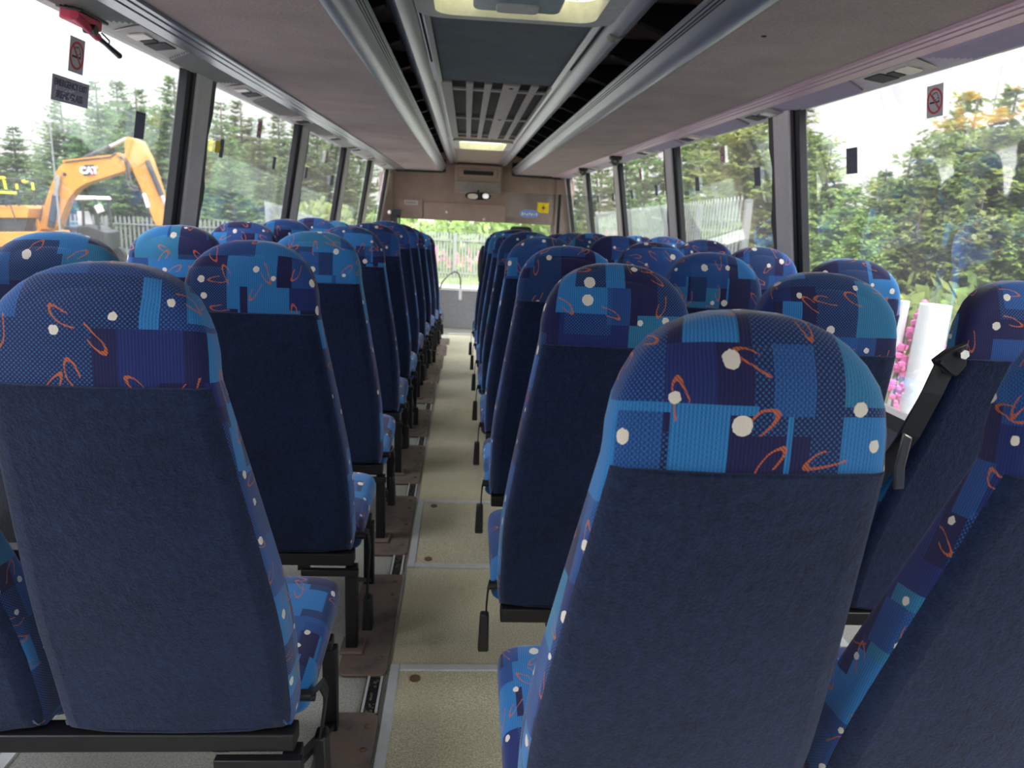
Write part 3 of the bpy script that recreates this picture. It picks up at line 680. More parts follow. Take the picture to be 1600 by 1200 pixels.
def make_seat(kind):
    t = thing('coach_seat', 'x', 'coach seat')
    backrest_mesh_.build('backrest', M['fabric'], t, smooth=True, ang=70)
    panel_mesh_.build('back_panel', M['back'], t, smooth=True, ang=70)['label'] = 'navy felt back panel'
    cushion_mesh_.build('cushion', M['fabric'], t, smooth=True, ang=60)
    if kind == 'left_long': add_belt(t, 1, True)
    if kind == 'left_short': add_belt(t, 1, False)
    if kind == 'right': add_belt(t, -1, False)
    if kind == 'window_belt':
        b = MB().prism([(-0.146, -0.187, 1.008), (-0.140, -0.187, 0.962), (-0.154, -0.185, 0.938), (-0.186, -0.180, 0.944), (-0.204, -0.180, 0.968), (-0.182, -0.183, 0.990)], (0, .016, 0)); br = b.build('belt_bracket', M['plastic'], t, bevel=.003)
        MB().tube([(-0.156, -0.197, 0.986), (-0.156, -0.175, 0.986)], .010, 6).build('bolt', M['chrome'], br); MB().bar((-0.166, -0.187, 0.946), (-0.196, -0.184, 0.968), .007, .006).build('slot', M['slot'], br)
        strap([(-0.181, -0.179, 0.957), (-.192, -.172, .900), (-.206, -.145, .800), (-.226, -.075, .660), (-.250, .05, .450)], .048, .003, (1, .1, -.15)).build('shoulder_strap', M['belt'], t)
        MB().prism([(-.228, -.160, .810), (-.206, -.160, .800), (-.204, -.150, .730), (-.194, -.145, .680), (-.214, -.140, .675), (-.228, -.150, .730)], (0, .01, 0)).build('belt_tongue', M['steel'], t, bevel=.004)
    return t
backrest_mesh_, panel_mesh_, cushion_mesh_ = backrest_mesh(), panel_mesh(), cushion_mesh()
PITCHY, SPC = .692, .425
AL, AR, YL0, YR0 = -.479, .300, 1.132, .862
protos = {}
used = set()
def seat(kind, loc, label, group):
    if kind not in protos: protos[kind] = make_seat(kind)
    t = protos[kind]
    if kind in used: t = copy_tree(t)
    used.add(kind)
    t.location = loc; t['label'] = label; t['group'] = group
    return t
LOFF = {6: (.006, -.03), 7: (.015, -.07), 8: (.026, -.115), 9: (.036, -.16)}
ROFF = {5: (0, -.01), 6: (-.005, -.03), 7: (-.012, -.06)}
def ord_row(k): return ORD[k]
left_rows = []; right_rows = []
for k in range(10):
    dx, dz = LOFF.get(k, (0, 0)); y = YL0+k*PITCHY
    left_rows.append((AL+dx, y, dz))
    seat('left_long' if k % 3 == 1 else 'left_short', (AL+dx, y, dz), f'blue patterned gangway seat with navy back, {ord_row(k)} row from the camera on the left', 'seats of the left block')
    seat('plain', (AL-SPC+dx*.4, y, dz), f'blue patterned window seat with navy back, {ord_row(k)} row from the camera on the left', 'seats of the left block')
for k in range(8):
    dx, dz = ROFF.get(k, (0, 0)); y = YR0+k*PITCHY
    right_rows.append((AR+dx, y, dz))
    s0 = seat('right', (AR+dx, y, dz), f'blue patterned gangway seat with navy back, {ord_row(k)} row from the camera on the right', 'seats of the right block')
    if k == 7:
        s0 = protos['right']
        bk = MB().box(-.236, -.208, .02, .06, .10, .30).build('red_button_buckle', M['plastic'], s0, bevel=.005); MB().box(-.234, -.212, .022, .05, .300, .306).build('release_button', M['red'], bk, bevel=.002)
    seat('plain', (AR+SPC+dx, y, dz), f'blue patterned middle seat with navy back, {ord_row(k)} row from the camera on the right', 'seats of the right block')
    if k < 7: seat('window_belt' if k in (1, 2, 3) else 'plain', (AR+2*SPC+dx, y, dz), f'blue patterned window seat with navy back, {ord_row(k)} row from the camera on the right', 'seats of the right block')

# seat frames
def frame(side, first):
    t = thing('seat_frame', 'x', 'seat frame')
    if side == 'left': x0, x1, legs = -.80, .203, (.196,)
    else: x0, x1, legs = -.19, 1.05, (.36, )
    MB().box(x0, x1, -.008, .035, .268, .303).build('rear_bar', M['black'], t, bevel=.003)
    MB().box(x0, x1, .36, .395, .225, .250).build('front_bar', M['black'], t, bevel=.003)
    for x in ((.06, -.62) if side == 'left' else (-.06, 1.0)): MB().box(x-.015, x+.015, .035, .36, .232, .255).build('side_arm', M['black'], t)
    for x in legs:
        MB().box(x-.016, x+.016, -.008, .028, 0, .262).build('leg', M['black'], t, bevel=.003)
        MB().box(x-.016, x+.016, .362, .394, 0, .225).build('leg', M['black'], t, bevel=.003)
        MB().bar((x, .03, .21), (x, .37, .02), .02, .012).build('brace', M['black'], t)
        if side == 'left':
            MB().box(x-.13, x+.022, -.022, -.004, .244, .262).build('end_bracket', M['black'], t, bevel=.002)
            p = MB().prism(rrect(x-.022, x+.108, -.115, .43, .025, .004), (0, 0, .007)).build('foot_plate', M['plate'], t, bevel=.002)
            p['label'] = 'rusty brown steel foot plate'
            for yy in (-.04, .14, .30, .38): MB().ball((x+.085, yy, .011), .008, .008, .004, 8, 3).build('rivet', M['screw'], p)
            MB().box(x-.03, x+.034, -.03, .05, .011, .02).build('foot', M['plate'], t, bevel=.003)
        else:
            MB().box(x-.04, x+.04, -.05, .42, .0, .012).build('foot_plate', M['plate'], t, bevel=.002)
    return t
for side, rows in (('left', left_rows), ('right', right_rows)):
    f0 = None
    for k, (x, y, dz) in enumerate(rows):
        if f0 is None: f0 = t = frame(side, True)
        else: t = copy_tree(f0)
        t.location = (x, y, dz if k > 4 else max(dz, fz(y+.2))); t['label'] = f'black steel frame under the {ord_row(k)} row of {side} seats from the camera'; t['group'] = f'frames under the {side} seats'

# dark cloth on the foremost right seat
t = MB().ball((0, 0, 0), .04, .05, .16, 10, 8).build('hanging_cloth', M['coat'], smooth=True, loc=(.135, 5.62, .80)); tag(t, 'dark cloth hanging on the gangway edge of the foremost right seat', 'cloth')

# ------------------------------------------------------------------ floor fittings
def floor_hatch(x0, x1, y0, y1, label):
    t = thing('floor_hatch', label, 'floor hatch', (x0, y0, .004)); W, D = x1-x0, y1-y0; e_ = .026
    MB().box(e_, W-e_, e_, D-e_, .0, .005).build('lid', M['aisle'], t)
    b = MB().box(0, e_, 0, D, 0, .009).box(W-e_, W, 0, D, 0, .009).box(e_, W-e_, 0, e_, 0, .009).box(e_, W-e_, D-e_, D, 0, .009); b.build('frame', M['edge'], t, bevel=.002)
    for xx, yy in ((.07, D-.06), (.07, .06), (W-.07, D-.06), (W-.07, .06)):
        MB().tube([(xx, yy, .004), (xx, yy, .0085)], .014, 14).build('screw', M['screw'], t)
floor_hatch(-.168, .42, .95, 1.755, 'large floor hatch with white metal edge in the gangway, nearest the camera')
floor_hatch(-.168, .40, 2.31, 2.904, 'second floor hatch with white metal edge farther along the gangway')
for k in range(10):
    x, y, dz = left_rows[k]; ya, yb = y-.260, y-.118
    if k == 0: ya = y-.6
    m = (fz(ya)+fz(yb))/2
    t = thing('floor_track', f'short dirty metal floor track behind the foot plate of left row {ORD[k]} from camera', 'floor track', (-.203+(x-AL)*.6, 0, 0), 0, 'floor track pieces')
    MB().hexa([(-.022, ya, fz(ya)), (.022, ya, fz(ya)), (.022, yb, fz(yb)), (-.022, yb, fz(yb)), (-.022, ya, fz(ya)+.006), (.022, ya, fz(ya)+.006), (.022, yb, fz(yb)+.006), (-.022, yb, fz(yb)+.006)]).build('bed', M['rubber'], t)
    b = MB()
    for xx in (-.019, .015): b.hexa([(xx, ya, fz(ya)+.005), (xx+.006, ya, fz(ya)+.005), (xx+.006, yb, fz(yb)+.005), (xx, yb, fz(yb)+.005), (xx, ya, fz(ya)+.010), (xx+.006, ya, fz(ya)+.010), (xx+.006, yb, fz(yb)+.010), (xx, yb, fz(yb)+.010)])
    b.build('lip', M['edge'], t)
    b = MB()
    rs = random.Random(k)
    for i in range(int((yb-ya)*140)):
        yy = rs.uniform(ya, yb); b.ball((rs.uniform(-.012, .012), yy, fz(yy)+.006), rs.uniform(.002, .005), rs.uniform(.003, .008), .003, 6, 3)
    o = b.build('grit', M['debris'], t); o['kind'] = 'stuff'
b = MB().hexa([(-.985, YB, .0), (-.955, YB, 0), (-.955, 4.7, 0), (-.985, 4.7, 0), (-.985, YB, .008), (-.955, YB, .008), (-.955, 4.7, .008), (-.985, 4.7, .008)])
struct(f'trim_{ti}', b, M['edge'], 'white metal strip on the floor under the left window seats', 'floor trim'); ti += 1
b = MB().box(1.15, 1.18, YB, 4.7, 0, .008)
struct(f'trim_{ti}', b, M['edge'], 'white metal strip on the floor under the right window seats', 'floor trim'); ti += 1

# ------------------------------------------------------------------ stickers, signs, small fittings on the sides
def wall_root(name, label, cat, side, y, z, d=-.028, group=None):
    """Empty on the window plane: local x to the viewer's right, local y up, local z towards the viewer"""
    x_0 = abs(XL(z) if side == 'left' else XR(z)); k_ = 1-d/x_0; y, z = y*k_, CAMH+(z-CAMH)*k_
    t = thing(name, label, cat, on_wall(side, y, z, d), 0, group)
    s = 1 if side == 'left' else -1
    up = Vector((.17*s, 0, 1)).normalized(); rt = Vector((0, s, 0)); nn = rt.cross(up)
    t.rotation_euler = Matrix(((rt.x, up.x, nn.x), (rt.y, up.y, nn.y), (rt.z, up.z, nn.z))).to_euler()
    return t
def arc(cx, cy, r, a0, a1, wd, z0, z1, n=24):
    b = MB(); vs = []
    for i in range(n+1):
        a = a0+(a1-a0)*i/n
        for rr in (r-wd/2, r+wd/2):
            for z in (z0, z1): vs.append((cx+rr*math.cos(a), cy+rr*math.sin(a), z))
    fs = []
    for i in range(n):
        o = i*4; fs += [(o, o+4, o+6, o+2), (o+1, o+3, o+7, o+5), (o, o+1, o+5, o+4), (o+2, o+6, o+7, o+3)]
    return b.add(vs, fs)
def no_smoking(side, y, z, label, w_=.085, h_=.10):
    t = wall_root('no_smoking_sign', label, 'no smoking sign', side, y, z, group='no smoking signs on the windows')
    MB().box(-w_/2, w_/2, -h_/2, h_/2, 0, .001).build('sticker', M['sign'], t)
    arc(0, 0, .037, 0, 2*PI, .007, .001, .002).build('red_ring', M['signred'], t)
    MB().bar((-.024, .026, .0022), (.024, -.026, .0022), .006, .001, side=(.7, .7, 0)).build('red_slash', M['signred'], t)
    b = MB().box(-.026, .012, -.007, -.001, .001, .0016).box(.014, .018, -.007, -.001, .001, .0016).box(.020, .024, -.007, -.001, .001, .0016)
    b.build('cigarette', M['signblack'], t)
    b = MB()
    for cx_, cy_, r_, a0, a1 in ((-.004, .018, .007, 1, 4.6), (.006, .020, .006, 0, 3.4), (.012, .012, .006, -1.6, 1.8), (.018, .004, .005, -1.5, 1.6), (.002, .008, .006, 2.6, 5.8)):
        q_ = arc(cx_, cy_, r_, a0, a1, .0022, .001, .0016, 10); b.add(q_.v, q_.f)
    b.build('smoke', M['signblack'], t)
no_smoking('left', 2.385, 1.607, 'no smoking sign on the left window above the emergency exit sign')
no_smoking('right', 2.38, 1.625, 'no smoking sign high on the nearest right window against the sky')
no_smoking('left', 4.34, 1.60, 'no smoking sign on the second left window')
no_smoking('right', 4.37, 1.60, 'no smoking sign on the second right window')
no_smoking('left', 6.35, 1.585, 'no smoking sign on the third left window'); no_smoking('right', 6.45, 1.58, 'no smoking sign on the third right window')
no_smoking('left', 8.3, 1.58, 'no smoking sign on the fourth left window'); no_smoking('left', 9.95, 1.50, 'no smoking sign on the fifth left window'); no_smoking('right', 8.6, 1.585, 'no smoking sign on the fourth right window')

FONT = None
def text(body, size, m, parent, loc, rot=(0, 0, 0), name='lettering', ex=.0006, sx_=1.0, bold=0.0):
    c = bpy.data.curves.new(name, 'FONT'); c.body = body; c.size = size; c.extrude = ex; c.align_x = 'CENTER'; c.align_y = 'CENTER'; c.offset = bold
    tmp = bpy.data.objects.new('tmp', c); COL.objects.link(tmp)
    bpy.context.view_layer.update()
    me = bpy.data.meshes.new_from_object(tmp.evaluated_get(bpy.context.evaluated_depsgraph_get())); bpy.data.objects.remove(tmp)
    me.materials.clear(); me.materials.append(m); me.name = name
    o = bpy.data.objects.new(name, me); COL.objects.link(o); o.parent = parent; o.location = loc; o.rotation_euler = rot; o.scale = (sx_, 1, 1); return o
t = wall_root('emergency_exit_sign', 'worn grey sign reading EMERGENCY EXIT BREAK GLASS on the left window', 'sign', 'left', 2.369, 1.504)
MB().box(-.105, .105, -.036, .036, 0, .001).build('sticker', M['signd'], t)
text('EMERGENCY EXIT', .027, M['letter'], t, (0, .016, .0014), sx_=.86, bold=.0006); text('BREAK GLASS', .030, M['letter'], t, (-.008, -.017, .0014), sx_=.86, bold=.0006)
b = MB(); rs = random.Random(3)
for i in range(22):
    xx, yy = rs.uniform(-.06, .02), rs.uniform(-.030, .002); l_ = rs.uniform(.002, .007); b.box(xx, xx+l_, yy, yy+rs.uniform(.001, .004), .001, .0026)
for i in range(6): b.box(-.088+i*.001, -.085+i*.001, -.026+i*.006, -.022+i*.006, .001, .0024)
b.build('scratches', M['scratch'], t)['kind'] = 'stuff'
def slate(side, y, z, w_, h_, label):
    t = wall_root('window_sticker', label, 'sticker', side, y, z, -.026, 'dark rectangular stickers on the windows'); MB().box(-w_/2, w_/2, -h_/2, h_/2, 0, .001).build('sticker', M['tint'], t)
    MB().box(-w_/2+.003, w_/2-.003, h_/2-.006, h_/2-.004, .001, .0014).build('edge_line', M['signblack'], t)
slate('left', 2.848, 1.460, .082, .095, 'tall dark sticker on the left window above the excavator'); slate('left', 3.755, 1.450, .055, .088, 'dark sticker beside the yellow sticker on the second left window')
slate('left', 4.745, 1.440, .07, .075, 'dark sticker alone at the far end of the second left window'); slate('left', 5.68, 1.425, .08, .08, 'dark sticker at the near end of the third left window'); slate('left', 6.75, 1.41, .14, .085, 'dark sticker at the far end of the third left window')
slate('right', 2.90, 1.475, .085, .10, 'slate sticker on the nearest right window beside the post'); slate('right', 3.86, 1.455, .085, .095, 'dark sticker near the post on the second right window'); slate('right', 4.88, 1.450, .085, .09, 'dark sticker at the far end of the second right window')
slate('right', 5.95, 1.435, .085, .08, 'dark sticker at the near end of the third right window'); slate('right', 6.85, 1.42, .085, .08, 'dark sticker at the far end of the third right window'); slate('right', 7.75, 1.41, .13, .08, 'dark sticker at the near end of the fourth right window'); slate('right', 8.65, 1.40, .13, .08, 'dark sticker at the far end of the fourth right window')
t = wall_root('yellow_sticker', 'small yellow arrow sticker on the second left window', 'sticker', 'left', 3.70, 1.452, -.026); MB().prism([(-.04, -.028, 0), (.02, -.028, 0), (.045, 0, 0), (.02, .028, 0), (-.04, .028, 0)], (0, 0, .001)).build('sticker', M['syellow'], t)
# emergency hammer
t = wall_root('emergency_hammer', 'red emergency hammer in its holder at the top of the nearest left window', 'emergency hammer', 'left', 2.40, 1.69, .035)
MB().box(-.06, .065, .004, .036, -.03, .03).build('holder', M['hammer'], t, bevel=.006)
MB().box(-.07, .09, .030, .040, -.035, .035).build('mount', M['plastic'], t, bevel=.003)
MB().tube([(-.125, .012, .045), (-.03, -.008, .045), (.01, -.016, .045)], [.013, .011, .011], 10).build('hammer_head', M['hammer'], t, smooth=True)
MB().tube([(.01, -.016, .045), (.06, -.024, .045), (.15, -.040, .045)], [.008, .007, .009], 8).build('handle', M['plastic'], t, smooth=True)
MB().tube([(-.035, -.004, .03), (-.035, -.004, .062)], .014, 12).build('knob', M['plastic'], t, smooth=True)
MB().tube([(.06, .004, .03), (.07, -.012, .05), (.068, -.028, .05), (.058, -.020, .045)], .0025, 6).build('seal_wire', M['rubber'], t)
# dome cameras
for i, (x, y) in enumerate(((1.285, 6.58), (1.30, 8.5))):
    t = thing('dome_camera', ['nearer', 'farther'][i]+' small black dome camera under the right luggage rack', 'camera', (x, y, 1.728), 0, 'dome cameras on the right rack')
    MB().box(-.05, .05, -.04, .04, -.03, .006).build('base', M['plastic'], t, bevel=.006); MB().ball((0, 0, -.03), .042, .042, .05, 14, 6, -1, 0).build('dome', M['plastic'], t, smooth=True); MB().ball((-.01, -.036, -.045), .012, .012, .012).build('lens', M['steel'], t, smooth=True)
o = MB().ball((.83, 2.2, 1.739), .008, .008, .003).build('rack_stud', M['slot']); tag(o, 'small dark stud under the right luggage rack', 'stud')
# small dark hook at the left end of the header, and door gear
t = thing('door_gear', 'dark door mechanism and lamp beside the front left corner', 'door gear', (-1.06, 11.0, 1.12)); MB().box(-.05, .04, -.03, .22, -.5, .02).build('post', M['rubber'], t, bevel=.004); MB().box(-.02, .10, -.04, .02, -.03, .05).build('bracket', M['rubber'], t, bevel=.004); MB().ball((-.06, -.05, .0), .03, .03, .03).build('lamp', M['lens'], t, smooth=True); MB().tube([(.08, 0, .0), (.08, 0, -.5)], .012).build('rod', M['rubber'], t)

# ------------------------------------------------------------------ outside
GZ = -1.4
b = MB().box(-70, 80, -30, 110, GZ-.2, GZ); struct('ground', b, M['ground'], 'gravel yard around the coach', 'ground')
o = MB().box(-40, 60, 23.5, 90, GZ, GZ+.06).build('grass_verge', M['grass']); tag(o, 'rough grass beyond the fence ahead', 'grass', kind='stuff')
o = MB().box(4.2, 40, -10, 31, GZ, GZ+.05).build('grass_bank', M['grass']); tag(o, 'rough grass bank along the right of the coach', 'grass', kind='stuff')

def fence_run(A, B, zt0, zt1, label, pitch=.17, pw=.075):
    A = Vector((A[0], A[1], 0)); B = Vector((B[0], B[1], 0)); d = B-A; L = d.length; d.normalize(); nn = Vector((-d.y, d.x, 0))
    t = thing('palisade_fence', label, 'fence', (A.x, A.y, GZ), 0, 'palisade fences around the yard')
    n = int(L/pitch); pb = MB(); po = MB(); ra = MB()
    for i in range(n):
        u = (i+.5)*pitch; top = (zt0+(zt1-zt0)*u/L)-GZ; c = d*u
        a0, a1 = c-d*pw/2, c+d*pw/2; f_ = nn*.012
        pb.prism([a0+Vector((0, 0, .05)), a1+Vector((0, 0, .05)), a1+Vector((0, 0, top-.07)), c+Vector((0, 0, top)), a0+Vector((0, 0, top-.07))], f_)
    m = max(2, int(L/2.75)+1)
    for i in range(m+1):
        u = L*i/m; top = (zt0+(zt1-zt0)*u/L)-GZ; c = d*u-nn*.08
        po.bar(c, c+Vector((0, 0, top-.05)), .10, .10)
    for h_ in (.12, .82):
        a = Vector((0, 0, (zt0-GZ)*h_))-nn*.03; c = d*L+Vector((0, 0, (zt1-GZ)*h_))-nn*.03; ra.bar(a, c, .05, .05)
    pb.build('pale_panel', M['fence'], t); po.build('post_set', M['fence'], t); ra.build('rail_pair', M['fence'], t)
fence_run((-26, 30), (-9.2, 30), .30, .36, 'grey palisade fence behind the yellow excavator')
fence_run((-5.3, 20), (-5.2, 27.5), 1.2, .62, 'pale palisade fence seen through the far left windows')
fence_run((-5.0, 28), (6.5, 28), .36, .36, 'pale palisade fence straight ahead through the windscreen', .115, .062)
fence_run((4.25, 11.3), (4.7, 27), 1.62, 1.30, 'tall white palisade fence close along the right side')

# --- plants
def conifer(h, r, seed, whorls=26, nb=9, open_=0.0, fol='fol', bark='bark', low=.04):
    rs = random.Random(seed)
    t = thing('conifer_tree', 'x', 'tree')
    MB().tube([(0, 0, 0), (0, 0, h*.5), (0, 0, h*.98)], [h*.018, h*.011, h*.002], 7).build('trunk', M[bark], t, smooth=True)
    b = MB(); vs = b.v; fs = b.f
    def leaf(p, d, up, ln, wd):
        sd = d.cross(up); sd = sd.normalized()*wd if sd.length > 1e-4 else Vector((wd, 0, 0)); o = len(vs)
        m_ = p+d*ln*.55; vs.extend([tuple(p-sd*.25), tuple(m_-sd), tuple(p+d*ln), tuple(m_+sd)]); fs.append((o, o+1, o+2, o+3))
    for wv in range(whorls):
        tt = (wv+rs.random()*.6)/whorls; z = h*(low+(1-low)*tt*.985); R = r*((1-tt)**.75)*(.8+.4*rs.random())+.06*r
        if open_ and rs.random() < open_: R *= .55
        for k_ in range(nb if tt < .85 else 5):
            a = 2*PI*(k_+rs.random())/nb; L = R*(.6+.5*rs.random()); dr = -.10-.25*(1-tt)*rs.random()+.35*tt
            d = Vector((math.cos(a), math.sin(a), dr)).normalized(); p0 = Vector((0, 0, z)); ns = max(3, int(L/(r*.055)))
            for s_ in range(ns):
                u = (s_+1)/ns
                if u < .12: continue
                p = p0+d*L*u+Vector((0, 0, .12*L*u*u)); sw = (1-u*.6)*r*.17*(.7+.6*rs.random())*(.6+.4*(1-tt))
                for sg in (-1, 1):
                    a2 = a+sg*(.6+.6*rs.random()); dd = Vector((math.cos(a2), math.sin(a2), rs.uniform(-.7, .25))).normalized()
                    leaf(p, dd, Vector((rs.uniform(-.6, .6), rs.uniform(-.6, .6), 1)), sw*1.3, sw*.30)
                leaf(p, (d+Vector((0, 0, rs.uniform(-.7, .5)))).normalized(), Vector((rs.uniform(-1, 1), rs.uniform(-1, 1), .6)), sw*1.2, sw*.32)
    b.build('foliage', M[fol], t); return t
def bush(rx, rz, seed, n=900, mname='bush'):
    rs = random.Random(seed); t = thing('bush', 'x', 'bush'); b = MB()
    for i in range(n):
        a, c = rs.uniform(0, 2*PI), rs.random(); rr = rx*(.5+.5*rs.random())*math.sqrt(1-c*c*.9)
        p = Vector((rr*math.cos(a), rr*math.sin(a), rz*(.05+.95*c)*(.8+.25*rs.random()))); d = Vector((rs.uniform(-1, 1), rs.uniform(-1, 1), rs.uniform(-.6, 1))).normalized(); s_ = d.orthogonal().normalized()
        l_ = rx*.16; o = len(b.v); b.v += [tuple(p), tuple(p+d*l_*.5+s_*l_*.28), tuple(p+d*l_), tuple(p+d*l_*.5-s_*l_*.28)]; b.f.append((o, o+1, o+2, o+3))
    b.build('foliage', M[mname], t); MB().tube([(0, 0, 0), (0, 0, rz*.7)], [.04, .015], 6).build('stem', M['bark'], t); return t
def put(proto, lst, label, group, base_h, wide=1.0):
    """lst of (x, y, height, rot)"""
    lst = sorted(lst, key=lambda q: q[0]/q[1])
    for i, (x, y, h_, rot) in enumerate(lst):
        pr = proto[i % len(proto)]
        t = copy_tree(pr) if pr in PUSED else pr
        PUSED.add(pr); s_ = h_/base_h[i % len(proto)]; ws = s_*wide; t.location = (x, y, GZ); t.scale = (ws*(.9+.25*((i*37) % 10)/10), ws*(.9+.25*((i*53) % 10)/10), s_); t.rotation_euler = (0, 0, rot)
        t['label'] = label % ORD[i]; t['group'] = group
PUSED = set()
c1, c2, c3 = conifer(10, 2.6, 1, 40, 11), conifer(10, 2.9, 2, 36, 11, .2), conifer(10, 2.3, 5, 42, 10)
def top(px, py, Y, rot=0):     # a tree whose tip is seen at the pixel
    p = at(px, py, Y); return (p.x, Y, p.z-GZ, rot)
left_trees = [top(20, 205, 46, .3), top(-25, 215, 40, 2.1), top(60, 235, 48, 1), top(95, 165, 40, 2), top(150, 142, 42, 3), top(182, 140, 45, 4), top(212, 150, 38, 5), top(243, 180, 42, .5), top(272, 135, 40, 1.5), top(125, 200, 36, 2.2), top(305, 190, 37, 0),
              top(345, 172, 42, .8), top(376, 168, 46, 1.9), top(405, 200, 38, 2.9), top(435, 190, 44, 3.3), top(465, 205, 40, 1.2), top(358, 230, 34, 4.4), top(495, 175, 44, .6), top(525, 200, 40, 2.6), top(560, 215, 46, 3.1), top(590, 240, 48, 1.3), top(225, 215, 33, 2.3), top(180, 225, 35, .9)]
put([c1, c2, c3], left_trees[:20]+[(-33, 33, 8.5, .3), (-36, 28, 9, 1.1), (-34, 22, 8.6, 2.0)], '%s conifer from the left in the row seen through the left windows', 'conifers beyond the left windows', [9.3, 9.3, 9.3], 1.3)
d1, d2, d3 = conifer(6, 2.1, 11, 40, 12, .15, 'folr'), conifer(6, 1.8, 12, 38, 11, .3, 'folr'), conifer(6, 2.4, 14, 38, 12, .2, 'folr')
right_trees = [top(1262, 165, 17, .3), top(1300, 225, 15, 1.3), top(1340, 300, 13, 2.2), top(1385, 270, 14, 3), top(1425, 235, 15, 4), top(1475, 235, 14, 5), top(1530, 150, 15, .7), top(1590, 140, 13, 1.7), top(1660, 130, 13, 2.9), top(1440, 320, 10.5, .2), top(1540, 290, 10, 1.0), top(1350, 345, 10.5, 2.0), top(1620, 330, 9.5, 2.0),
               top(1195, 150, 19, .2), top(1150, 130, 22, 1.2), (13.5, 8.5, 5.6, .4), (12.5, 5.2, 5.2, 1.9), (13.8, 2.4, 5.8, 3.1), (13, -1.2, 5.4, 4.0), (16.5, 6.5, 6.4, .8)]
put([d1, d2, d3], right_trees, '%s bright conifer from the left beyond the nearer right windows', 'conifers beyond the right windows', [5.8, 5.8, 5.8], 1.15)
e1 = conifer(9, 2.6, 21, 22, 9, .55, 'fol', 'palebark', .22); e2 = conifer(9, 2.4, 23, 22, 9, .5, 'fol', 'palebark', .2)
put([e1, e2], [top(1105, 120, 26, .2), top(1075, 140, 30, 1.2), top(1020, 170, 34, 2.2), top(985, 190, 38, .9), top(945, 215, 42, .4), top(915, 235, 46, 1.4)], '%s tall bare-stemmed conifer from the left behind the right fence', 'conifers behind the right fence', [9, 9])
b1, b2 = bush(2.2, 1.9, 1), bush(1.8, 1.6, 2)
put([b1, b2], [(-6.4, 32.5, 2.5, 0), (-3.0, 32, 2.35, 1), (.6, 32.4, 2.55, 2), (3.6, 32, 2.4, 3), (7.0, 32.5, 2.5, .5)], '%s yellow-green bush from the left behind the fence ahead', 'bushes behind the fence ahead', [1.9, 1.6])
b3 = bush(1.5, 1.7, 4, 800, 'folr')
put([b3], [(5.6, 8.2, 1.9, 0), (7.0, 9.2, 1.9, 1), (5.0, 10.0, 1.9, 2), (8.6, 8.8, 2.0, 2.4)], '%s low green bush from the left outside the nearest right window', 'bushes outside the right windows', [1.7])

def fireweed(seed, h=1.1):
    rs = random.Random(seed); t = thing('fireweed', 'x', 'flower'); pts = [(0, 0, 0), (rs.uniform(-.04, .04), rs.uniform(-.04, .04), h*.6), (rs.uniform(-.08, .08), rs.uniform(-.06, .06), h)]
    MB().tube(pts, [.008, .006, .003], 5).build('stem', M['stem'], t)
    b = MB()
    for i in range(40):
        z = rs.uniform(.1, .65)*h; a = rs.uniform(0, 6.28); d = Vector((math.cos(a), math.sin(a), .2)); s_ = Vector((-d.y, d.x, 0)); p = Vector((0, 0, z)); l_ = .13; o = len(b.v)
        b.v += [tuple(p), tuple(p+d*l_*.5+s_*.014), tuple(p+d*l_), tuple(p+d*l_*.5-s_*.014)]; b.f.append((o, o+1, o+2, o+3))
    b.build('leaves', M['stem'], t)
    b = MB()
    for i in range(46):
        u = rs.random(); z = h*(.6+.4*u); a = rs.uniform(0, 6.28); rr = (.075*(1-u)+.012); x0 = pts[2][0]*(u*.8+.2); y0 = pts[2][1]*(u*.8+.2); b.ball((x0+rr*math.cos(a), y0+rr*math.sin(a), z), .014, .014, .011, 5, 3)
    b.build('flower_spike', M['pinkf'], t); return t
f1, f2 = fireweed(1), fireweed(2)
rs = random.Random(5)
put([f1, f2], [(rs.uniform(-1.6, 1.3), rs.uniform(25.0, 27.5), rs.uniform(.9, 1.35), rs.uniform(0, 6)) for i in range(20)], '%s pink fireweed from the left in front of the fence ahead', 'fireweed in front of the fence ahead', [1.1, 1.1])
put([f1, f2], [top(1408, 462, 4.6), top(1416, 480, 4.4, 1), top(1398, 490, 4.7, 2), top(1479, 470, 4.6, 3), top(1484, 490, 4.5, 4), top(1422, 500, 4.8, 5), top(1470, 500, 5.0, 2), top(1404, 520, 4.3, 1)], '%s pink fireweed from the left outside the right window by the white tubes', 'fireweed outside the right window', [1.1, 1.1])
for i, (px, py, Y, wd) in enumerate(((1455, 476, 4.2, .095), (1407, 470, 4.35, .03))):
    p = at(px, py, Y); t = thing('tree_tube', ['wide white translucent plastic sleeve', 'slim white plastic sleeve'][i]+' standing outside the right window among pink flowers', 'plant sleeve', (p.x, p.y, GZ))
    hh = p.z-GZ; rg = [(wd, 0), (wd*1.02, hh*.4), (wd*.9, hh*.85), (wd*.98, hh)]
    MB().tube([(0, 0, 0), (.01, 0, hh*.5), (.03, 0, hh)], [wd, wd*1.02, wd*.92], 12).build('sleeve', M['tube'], t, smooth=True); MB().tube([(wd+.02, 0, 0), (wd+.03, 0, hh*.96)], .012, 6).build('stake', M['bark'], t)
# lamp pole far right
p = at(1555, 165, 20); t = thing('mast', 'thin grey mast above the trees through the right window', 'mast', (p.x, 20, GZ)); tp = at(1566, 98, 20); MB().tube([(0, 0, 0), (tp.x-p.x, 0, tp.z-GZ)], [.03, .012], 6).build('pole', M['fence'], t); MB().ball((0.10, 0, p.z-GZ-.1), .05, .05, .1).build('fitting', M['fence'], t)

